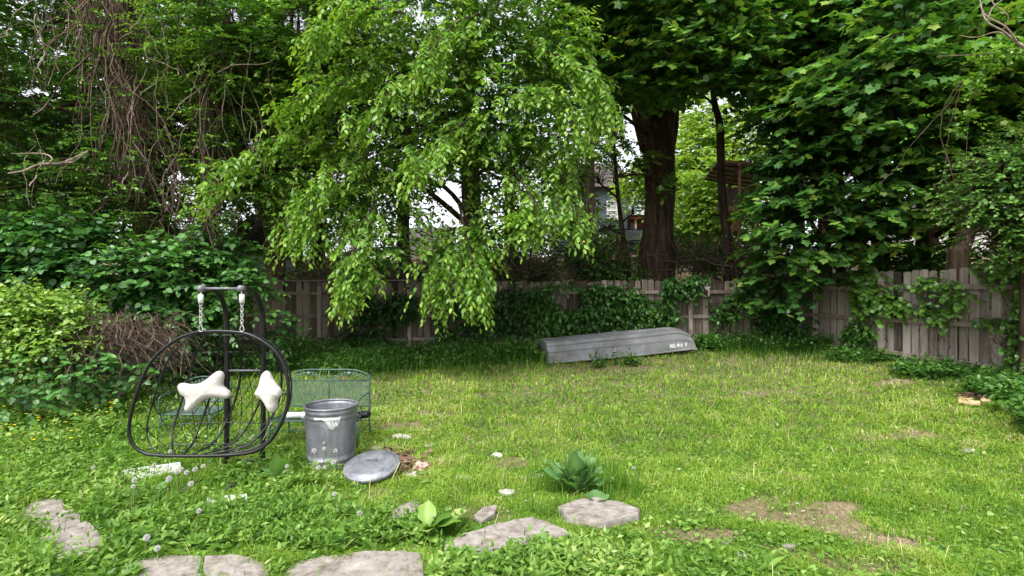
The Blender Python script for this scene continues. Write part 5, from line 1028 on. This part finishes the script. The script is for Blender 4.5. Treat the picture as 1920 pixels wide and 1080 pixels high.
rosette('dock_plant', 'big dock plant with upright blue-green leaves behind the squarish slab', 1082, 924, 24, .44, .33, (30, 86), wave=.13)
rosette('burdock_plant', 'broad pale-leaved burdock left of the long slab', 800, 1002, 18, .32, .5, (20, 60), mat='weed')
rosette('burdock_plant', 'burdock rosette at the bottom edge in front of the long slab', 870, 1062, 12, .17, .7, (10, 45), mat='weed')
rosette('burdock_plant', 'burdock rosette nearest the right-hand end of the long slab', 1060, 1035, 11, .17, .75, (15, 50), mat='weed')
rosette('burdock_plant', 'broad leaves growing right of the dock plant', 1120, 945, 6, .13, .9, (20, 60))
rosette('dock_plant', 'tall pale dock leaves between the swing chair and the bin', 515, 905, 6, .30, .38, (45, 80)); rosette('dock_plant', 'dock leaves right under the white painted board', 290, 935, 7, .24, .5, (15, 50))
rosette('burdock_plant', 'big-leaved weed between the bin lid and the burdock', 820, 905, 8, .15, .6, (15, 45), mat='weed'); rosette('burdock_plant', 'leafy rosette in the grass left of the bare soil', 1300, 985, 8, .10, .6, (15, 45), mat='weed')
rosette('burdock_plant', 'broad weed leaves at the bottom left corner', 60, 1060, 12, .18, .55, (20, 70), mat='weed'); rosette('burdock_plant', 'broad weed leaves right of the two left slabs', 240, 985, 12, .2, .5, (20, 60), mat='weed')
rosette('burdock_plant', 'bright sprouting weed at the bottom edge right of centre', 1432, 1078, 9, .10, .55, (10, 40), mat='yellowleaf' if 'yellowleaf' in M else 'creeper')
rosette('burdock_plant', 'leafy plant against the right-hand end of the boat', 1330, 655, 14, .5, .6, (20, 70), mat='shrub'); rosette('burdock_plant', 'leafy plant against the left-hand end of the boat', 1006, 672, 14, .4, .5, (30, 80), mat='weed')
rosette('burdock_plant', 'big dark leaves in front of the slabs at the left end of the hedge', 20, 745, 10, .4, .7, (10, 40), mat='shrub'); rosette('burdock_plant', 'broad weed leaves in the right-hand corner weeds', 1880, 770, 12, .3, .5, (20, 60), mat='weed')
# dandelion clocks
def dandelion_proto():
    f = Fol(); m = 210; d = nrm(rng.normal(0, 1, (m, 3))); r = .024
    f.add(d*.006, d, nrm(rng.normal(0, 1, (m, 3))), r, 'slim', .5, .7)
    for k in range(3): f.add(d*.016, nrm(d+rng.normal(0, .6, (m, 3))), nrm(rng.normal(0, 1, (m, 3))), .010, 'slim', .5, .5)
    me = tri_mesh('seed_head', np.concatenate(f.V), np.concatenate(f.F), np.concatenate(f.A)); me.materials.append(leafmat('seed_fluff', [(0, (.68, .67, .64)), (1, (.80, .79, .76))], .4, .01, tint=(1, 1, 1))); return me
dme = dandelion_proto(); stm = noisy('dandelion_stem', [(.3, (.16, .20, .06)), (.7, (.30, .28, .12))], 20, .6, 0, 0)
def dandelion(px, py, hp, label, group):
    g = G(px+random.uniform(-5, 5), py+hp); d = g[1]; h = P(px, py, d); root = empty('dandelion_clock', tuple(g), label, 'dandelion', group)
    o = bpy.data.objects.new('seed_head', dme); COL.objects.link(o); o.parent = root; o.matrix_parent_inverse = Matrix.Translation(-Vector(root.location)); o.location = tuple(h); s = random.uniform(.6, .85); o.scale = (s, s, s)
    m = MB(); mid = (g+h)/2+np.array([random.uniform(-.03, .03), 0, 0]); m.tube(spline([g, mid, h], 4), .0025, 5); m.build('stem', stm, root, True)
for grp, lab, pts in [('dandelion clocks before the bin', 'white dandelion clock standing in front of the dustbin', [(608, 830), (589, 845), (608, 841), (629, 845), (625, 867), (597, 877), (609, 876)]),
                      ('dandelion clocks by the painted board', 'white dandelion clock standing by the white painted board', [(381, 874), (350, 886), (366, 880), (358, 907), (317, 897), (250, 912), (289, 871), (332, 885), (318, 899), (340, 880), (252, 900)]),
                      ('dandelion clocks seen through the swing', 'dandelion clock seen through the bottom of the swing basket', [(450, 809), (472, 820), (361, 836), (319, 846)])]:
    order = ['topmost', 'second highest', 'third highest', 'fourth highest', 'fifth highest', 'sixth highest', 'seventh highest', 'eighth highest', 'fourth lowest', 'second lowest', 'lowest']
    n_ = len(pts); order = order[:n_-1]+['lowest']
    if n_ == 11: order[8:10] = ['third lowest', 'second lowest']
    for o_, (x, y) in zip(order, sorted(pts, key=lambda q: q[1])): dandelion(x, y, random.uniform(42, 66), lab+', '+o_+' of its cluster', grp)
for x, y, l in [(175, 877, 'single white dandelion clock left of the painted board'), (373, 958, 'single white dandelion clock left of the narrow white plank'), (295, 1028, 'single white dandelion clock above the bottom left edging stone'), (275, 1008, 'half-blown dandelion clock left of the bottom row stones'), (627, 926, 'single white dandelion clock in the weeds below the bin lid'), (674, 963, 'single white dandelion clock beside the burdock'), (538, 874, 'faint white dandelion clock between swing chair and bin'), (1188, 877, 'single white dandelion clock on the lawn right of the dock plant')]: dandelion(x, y, random.uniform(34, 55), l, 'scattered dandelion clocks')

# ================================================================== BEHIND THE FENCE
def clap(name, c0, c1, c2):
    m, t, b = newmat(name); tc = nd(t, 'ShaderNodeTexCoord'); sp = nd(t, 'ShaderNodeSeparateXYZ'); t.links.new(tc.outputs['Object'], sp.inputs[0]); mu = nd(t, 'ShaderNodeMath', operation='MULTIPLY'); mu.inputs[1].default_value = 5.; t.links.new(sp.outputs['Z'], mu.inputs[0]); fr = nd(t, 'ShaderNodeMath', operation='FRACT'); t.links.new(mu.outputs[0], fr.inputs[0]); t.links.new(ramp(t, fr.outputs[0], [(0, c0), (.12, c1), (1, c2)]), b.inputs['Base Color']); bump(t, b, fr.outputs[0], .5, .03); b.inputs['Roughness'].default_value = .6; return m
M['slate'] = clap('slate_clapboard', (.03, .04, .055), (.085, .11, .14), (.11, .14, .175)); M['lightblue'] = clap('pale_blue_clapboard', (.22, .27, .30), (.42, .49, .52), (.48, .55, .58))
M['cream'] = clap('cream_clapboard', (.4, .4, .38), (.62, .61, .58), (.7, .69, .66))
def brickmat():
    m, t, b = newmat('red_brick'); br = nd(t, 'ShaderNodeTexBrick'); br.inputs['Color1'].default_value = (.33, .07, .045, 1); br.inputs['Color2'].default_value = (.42, .11, .07, 1); br.inputs['Mortar'].default_value = (.4, .33, .28, 1); br.inputs['Scale'].default_value = 4; tc = nd(t, 'ShaderNodeTexCoord'); mp = nd(t, 'ShaderNodeMapping'); mp.inputs['Rotation'].default_value = (R(90), 0, 0); t.links.new(tc.outputs['Object'], mp.inputs[0]); t.links.new(mp.outputs[0], br.inputs['Vector']); t.links.new(br.outputs[0], b.inputs['Base Color']); b.inputs['Roughness'].default_value = .9; return m
M['brick'] = brickmat(); M['shingle'] = noisy('roof_shingle', [(.3, (.04, .035, .035)), (.7, (.11, .09, .085))], 6, .9); M['glass'] = noisy('dark_window_glass', [(.3, (.10, .12, .13)), (.7, (.20, .22, .23))], 1.5, .08, 0, 0, spec=.8)
M['rustred'] = noisy('rust_red_paint', [(.3, (.14, .028, .02)), (.7, (.26, .06, .04))], 6, .7); M['corr'] = noisy('corrugated_sheet', [(.3, (.42, .42, .41)), (.7, (.62, .61, .59))], 3, .5, .3)
def bxp(m, x0, x1, y0, y1, d, th):     # box whose front face spans pixels x0..x1, y0..y1 at depth d
    a = P(x0, y1, d); b = P(x1, y0, d); m.box(((a[0]+b[0])/2, d+th/2, (a[2]+b[2])/2), (b[0]-a[0], th, b[2]-a[2]))
def window(root, x0, x1, y0, y1, d, panes=(2, 2), blinds=False):
    m = MB(); t = 2.2/F*d*1.0; a = P(x0, y1, d); b = P(x1, y0, d); fw = .11
    for p, q in (((a[0]-fw/2, a[2]), (a[0]+fw/2, b[2])), ((b[0]-fw/2, a[2]), (b[0]+fw/2, b[2]))): m.box(((p[0]+q[0])/2, d-.04, (p[1]+q[1])/2), (fw, .08, q[1]-p[1]))
    for z in (a[2], (a[2]+b[2])/2, b[2]): m.box(((a[0]+b[0])/2, d-.045, z), (b[0]-a[0]+fw+.01, .075, fw*.8))
    f = m.build('window', M['whitepaint'], root)
    m = MB(); m.box(((a[0]+b[0])/2, d-.012, (a[2]+b[2])/2), (b[0]-a[0]-.02, .02, b[2]-a[2]-.02)); m.build('pane', M['glass'], f)
    if blinds:
        m = MB(); n = 12
        for k in range(n): m.box(((a[0]+b[0])/2, d-.03, a[2]+(b[2]-a[2])*(k+.5)/n), (b[0]-a[0]-.12, .012, (b[2]-a[2])/n*.55))
        m.build('blind', M['whitepaint'], f)
def house():
    d = 32; c = P(1130, 480, d); root = empty('slate_house', (c[0], d, float(gz(c[0], d))), 'slate-blue clapboard house with white-framed window, left of the massive trunk', 'house')
    m = MB(); bxp(m, 1050, 1176, 352, 500, d, 7); m.build('wall', M['slate'], root); window(root, 1139, 1157, 378, 412, d, blinds=True); window(root, 1075, 1092, 378, 412, d, blinds=True)
    m = MB(); bxp(m, 1100, 1176, 441, 445, d-.08, .08); m.build('trim', M['whitepaint'], root)
    m = MB(); a = P(1044, 352, d); b = P(1182, 352, d); m._add([(a[0], d-.4, a[2]), (b[0], d-.4, a[2]), (b[0], d+3.5, a[2]+2.4), (a[0], d+3.5, a[2]+2.4), (a[0], d+7.4, a[2]), (b[0], d+7.4, a[2])], [(0, 1, 2, 3), (3, 2, 5, 4), (0, 3, 4), (1, 5, 2), (0, 4, 5, 1)]); m.build('roof', M['shingle'], root)
    d = 36; c = P(1240, 480, d); root = empty('brick_porch_house', (c[0], d, float(gz(c[0], d))), 'pale blue house with white-trimmed gable and red brick porch behind the massive trunk', 'house')
    m = MB(); bxp(m, 1178, 1300, 358, 404, d, 7); m.build('upper_wall', M['lightblue'], root); m = MB(); bxp(m, 1178, 1300, 404.4, 500, d+.02, 6.9); m.build('brick_wall', M['brick'], root)
    window(root, 1198, 1209, 367, 386, d); window(root, 1183, 1187, 372, 381, d)
    m = MB(); a = P(1172, 358, d); t = P(1235, 318, d); b = P(1306, 358, d)
    m._add([(a[0]+.5, d, a[2]), (b[0]-.5, d, b[2]), (t[0], d, t[2]-.3), (a[0]+.5, d+7, a[2]), (b[0]-.5, d+7, b[2]), (t[0], d+7, t[2]-.3)], [(0, 1, 2), (3, 5, 4)]); m.build('gable', M['lightblue'], root)
    m = MB(); m.beam((a[0], d+3.3, a[2]), (t[0], d+3.3, t[2]), 7.6, .18); m.beam((t[0], d+3.3, t[2]), (b[0], d+3.3, b[2]), 7.6, .18); m.build('roof', M['shingle'], root)
    m = MB(); m.beam((a[0], d-.55, a[2]-.02), (t[0], d-.55, t[2]-.02), .06, .3); m.beam((t[0], d-.55, t[2]-.02), (b[0], d-.55, b[2]-.02), .06, .3); m.build('verge_board', M['whitepaint'], root)
    dp = d-2.2; m = MB(); bxp(m, 1180, 1298, 403, 410, dp, 2.1); m.build('porch_roof', M['rustred'], root); m = MB(); bxp(m, 1178, 1300, 399, 402.6, dp-.1, 2.2); m.build('porch_fascia', M['whitepaint'], root)
    for x in (1192, 1288, 1240): m = MB(); bxp(m, x-1.6, x+1.6, 410.3, 456, dp+.1, .18); m.build('porch_column', M['whitepaint'], root)
    m = MB(); bxp(m, 1182, 1190, 418, 456, d-.06, .05); m.build('door', M['whitepaint'], root); window(root, 1266, 1273, 434, 449, d-.05); window(root, 1276, 1284, 434, 449, d-.05)
    m = MB(); g = float(gz(P(1287, 460, dp)[0], dp)); p = P(1285, 448, dp-.2); q = P(1300, 470, dp-1.8); m.beam(p, q, .9, .12); m.beam(p+np.array([0, 0, .5]), q+np.array([0, 0, .5]), .06, .06); m.build('steps', M['whitepaint'], root)
house()
def car():
    d = 27; a = P(1186, 470, d); g = float(gz(a[0], d)); c = (a[0], d, g); root = empty('parked_car', c, 'dark blue parked car half hidden left of the massive trunk', 'car')
    cp = noisy('dark_blue_paint', [(.3, (.02, .03, .05)), (.7, (.03, .045, .07))], 2, .2, .3, 0, spec=.6)
    def ext(prof, w, y0): m = MB(); n = len(prof); m._add([(c[0]+x, y0+o, g+z) for o in (-w/2, w/2) for x, z in prof], [tuple(range(n))[::-1] and tuple(range(n)), tuple(range(2*n-1, n-1, -1))]+[(j, (j+1) % n, n+(j+1) % n, n+j)[::-1] for j in range(n)]); return m
    ext([(-2.2, .3), (2.2, .3), (2.25, .75), (1.5, .92), (-2.1, .95), (-2.25, .7)], 1.75, d).build('body', cp, root); ext([(-1.7, .955), (1.2, .93), (.45, 1.42), (-1.0, 1.45)], 1.5, d).build('cabin', M['glass'], root); ext([(-1.0, 1.455), (.45, 1.425), (.35, 1.5), (-.9, 1.52)], 1.4, d).build('roof', cp, root)
    for x in (-1.4, 1.4):
        for y in (-.8, .8): m = MB(); m.tube([(c[0]+x, d+y-.1, g+.32), (c[0]+x, d+y+.1, g+.32)], .32, 16); m.build('wheel', M['black'], root)
car()
d = 21; p = P(1093, 456, d); root = empty('garden_lamp', (p[0], d, float(gz(p[0], d))), 'small glowing orange lamp among leaves left of the massive trunk', 'lamp')
m = MB(); m.tube([(p[0]-.12, d+.05, float(gz(p[0], d))), (p[0]-.1, d+.03, p[2]), (p[0], d, p[2]+.15)], .02, 6); m.build('post', M['black'], root)
em, t, b = newmat('lit_lamp_globe'); b.inputs['Base Color'].default_value = (.8, .4, .2, 1); b.inputs['Emission Color'].default_value = (1, .42, .16, 1); b.inputs['Emission Strength'].default_value = 2.5
m = MB(); m.lathe([(.001, -.1), (.06, -.08), (.1, 0), (.06, .08), (.001, .1)], p, 14); m.build('globe', em, root, True)
p = P(1096, 472, 20.5); m = MB(); m.lathe([(.001, -.16), (.09, -.16), (.12, .1), (.13, .1), (.12, .12), (.001, .10)], (p[0], 20.5, p[2]+.02), 16); m.tube([(p[0], 20.5, float(gz(p[0], 20.5))), (p[0], 20.5, p[2]-.13)], .03, 6); tag(m.build('red_feeder', M['rustred'], None, True), 'small red bird feeder hanging just below the orange lamp', 'bird feeder')
def shelter():
    d = 20; root = empty('canopy_shelter', tuple(P(1385, 500, d)), 'tall lean-to shelter with corrugated roof and brown posts right of the leaning young maple', 'shelter')
    a = P(1347, 299, d-.6); b = P(1425, 305, d-.4); c = P(1416, 352, d+2.6); e = P(1320, 334, d+2.6); m = MB(); K = 44; vs = []
    for i in range(K+1):
        s = i/K; lo = a+(b-a)*s; hi = e+(c-e)*s; z = .03*(1 if i % 2 else -1); vs += [lo+UP*z, hi+UP*z]
    m._add(vs, [(2*i, 2*i+1, 2*i+3, 2*i+2) for i in range(K)]); m.build('roof_sheet', M['corr'], root)
    m = MB()
    for s in (.5, 1): lo = a+(b-a)*s; hi = e+(c-e)*s; m.beam(lo-UP*.13, hi-UP*.13, .07, .11)
    for s in (.03, .2, .4, .6, .8, .97): m.beam(a+(e-a)*s-UP*.06, b+(c-b)*s-UP*.06, .14, .05)
    m.build('rafters', M['brownwood'], root)
    for x, dd, yt in ((1387, d-.4, 304), (1421, d-.3, 306), (1368, d+2.3, 342), (1412, d+2.3, 350)):
        m = MB(); p = P(x, yt, dd); m.tube([(p[0], dd, float(gz(p[0], dd))-.1), (p[0], dd, p[2])], .055, 8); m.build('post', M['brownwood'], root)
    m = MB(); m.beam(P(1366, 440, d-.3), P(1400, 392, d-.3), .12, .16); m.beam(P(1345, 392, d-.2), P(1420, 392, d-.2), .1, .2); m.build('brace', M['brownwood'], root)
    m = MB(); bxp(m, 1358, 1415, 352, 388, d+1.2, .08); m.build('back_wall', M['wood'], root)
shelter()
# ladder-like leaning board right of the big trunk, low posts left of it
m = MB(); m.beam(P(1262, 448, 17), P(1280, 476, 16.6), .14, .05); tag(m.build('leaning_board', M['brownwood']), 'brown board leaning against the right side of the massive trunk', 'board')
m = MB()
for x in (1158, 1166): p = P(x, 440, 22); m.tube([(p[0], 22, float(gz(p[0], 22))), (p[0], 22, p[2])], .06, 7)
m.beam(P(1155, 445, 22), P(1170, 445, 22), .05, .12); tag(m.build('wooden_frame', M['brownwood']), 'pair of brown posts behind the thin crooked tree', 'posts')
def simple_house(name, label, x0, x1, yt, yb, d, mat, wins):
    c = P((x0+x1)/2, yb, d); root = empty(name, (c[0], d, float(gz(c[0], d))), label, 'house'); m = MB(); bxp(m, x0, x1, yt, yb+30, d, 6); m.build('wall', M[mat], root); a = P(x0-4, yt, d); b = P(x1+4, yt, d)
    m = MB(); m._add([(a[0], d-.4, a[2]), (b[0], d-.4, a[2]), (b[0], d+3, a[2]+1.9), (a[0], d+3, a[2]+1.9), (a[0], d+6.4, a[2]), (b[0], d+6.4, a[2])], [(0, 1, 2, 3), (3, 2, 5, 4), (0, 3, 4), (1, 5, 2), (0, 4, 5, 1)]); m.build('roof', M['shingle'], root)
    for w_ in wins: window(root, *w_, d)
simple_house('pale_house', 'pale house glimpsed above the right-hand fence near the leaning tree', 1740, 1900, 425, 480, 30, 'cream', [(1800, 1815, 440, 465), (1850, 1868, 440, 465)])
simple_house('blue_shed', 'blue-grey shed glimpsed beside the narrow vine-clad trunk', 400, 446, 474, 505, 19, 'lightblue', [])
simple_house('pale_house', 'pale house glimpsed through the middle of the arching tree', 745, 830, 470, 505, 34, 'cream', [(765, 778, 480, 495)])
# small box on the fence
p = on_back(1320, 548); root = empty('wall_box', (p[0], p[1]+.06, p[2]), 'small white box with a rusty red front fixed high on the back fence', 'box'); m = MB(); m.box((p[0], p[1]+.03, p[2]), (.17, .09, .23)); m.box((p[0], p[1]+.03, p[2]+.13), (.21, .13, .025)); m.build('case', M['whitepaint'], root)
m = MB(); m.box((p[0], p[1]-.022, p[2]-.005), (.10, .012, .15)); m.build('front', M['rustred'], root)
if bpy.context.scene.render: pass
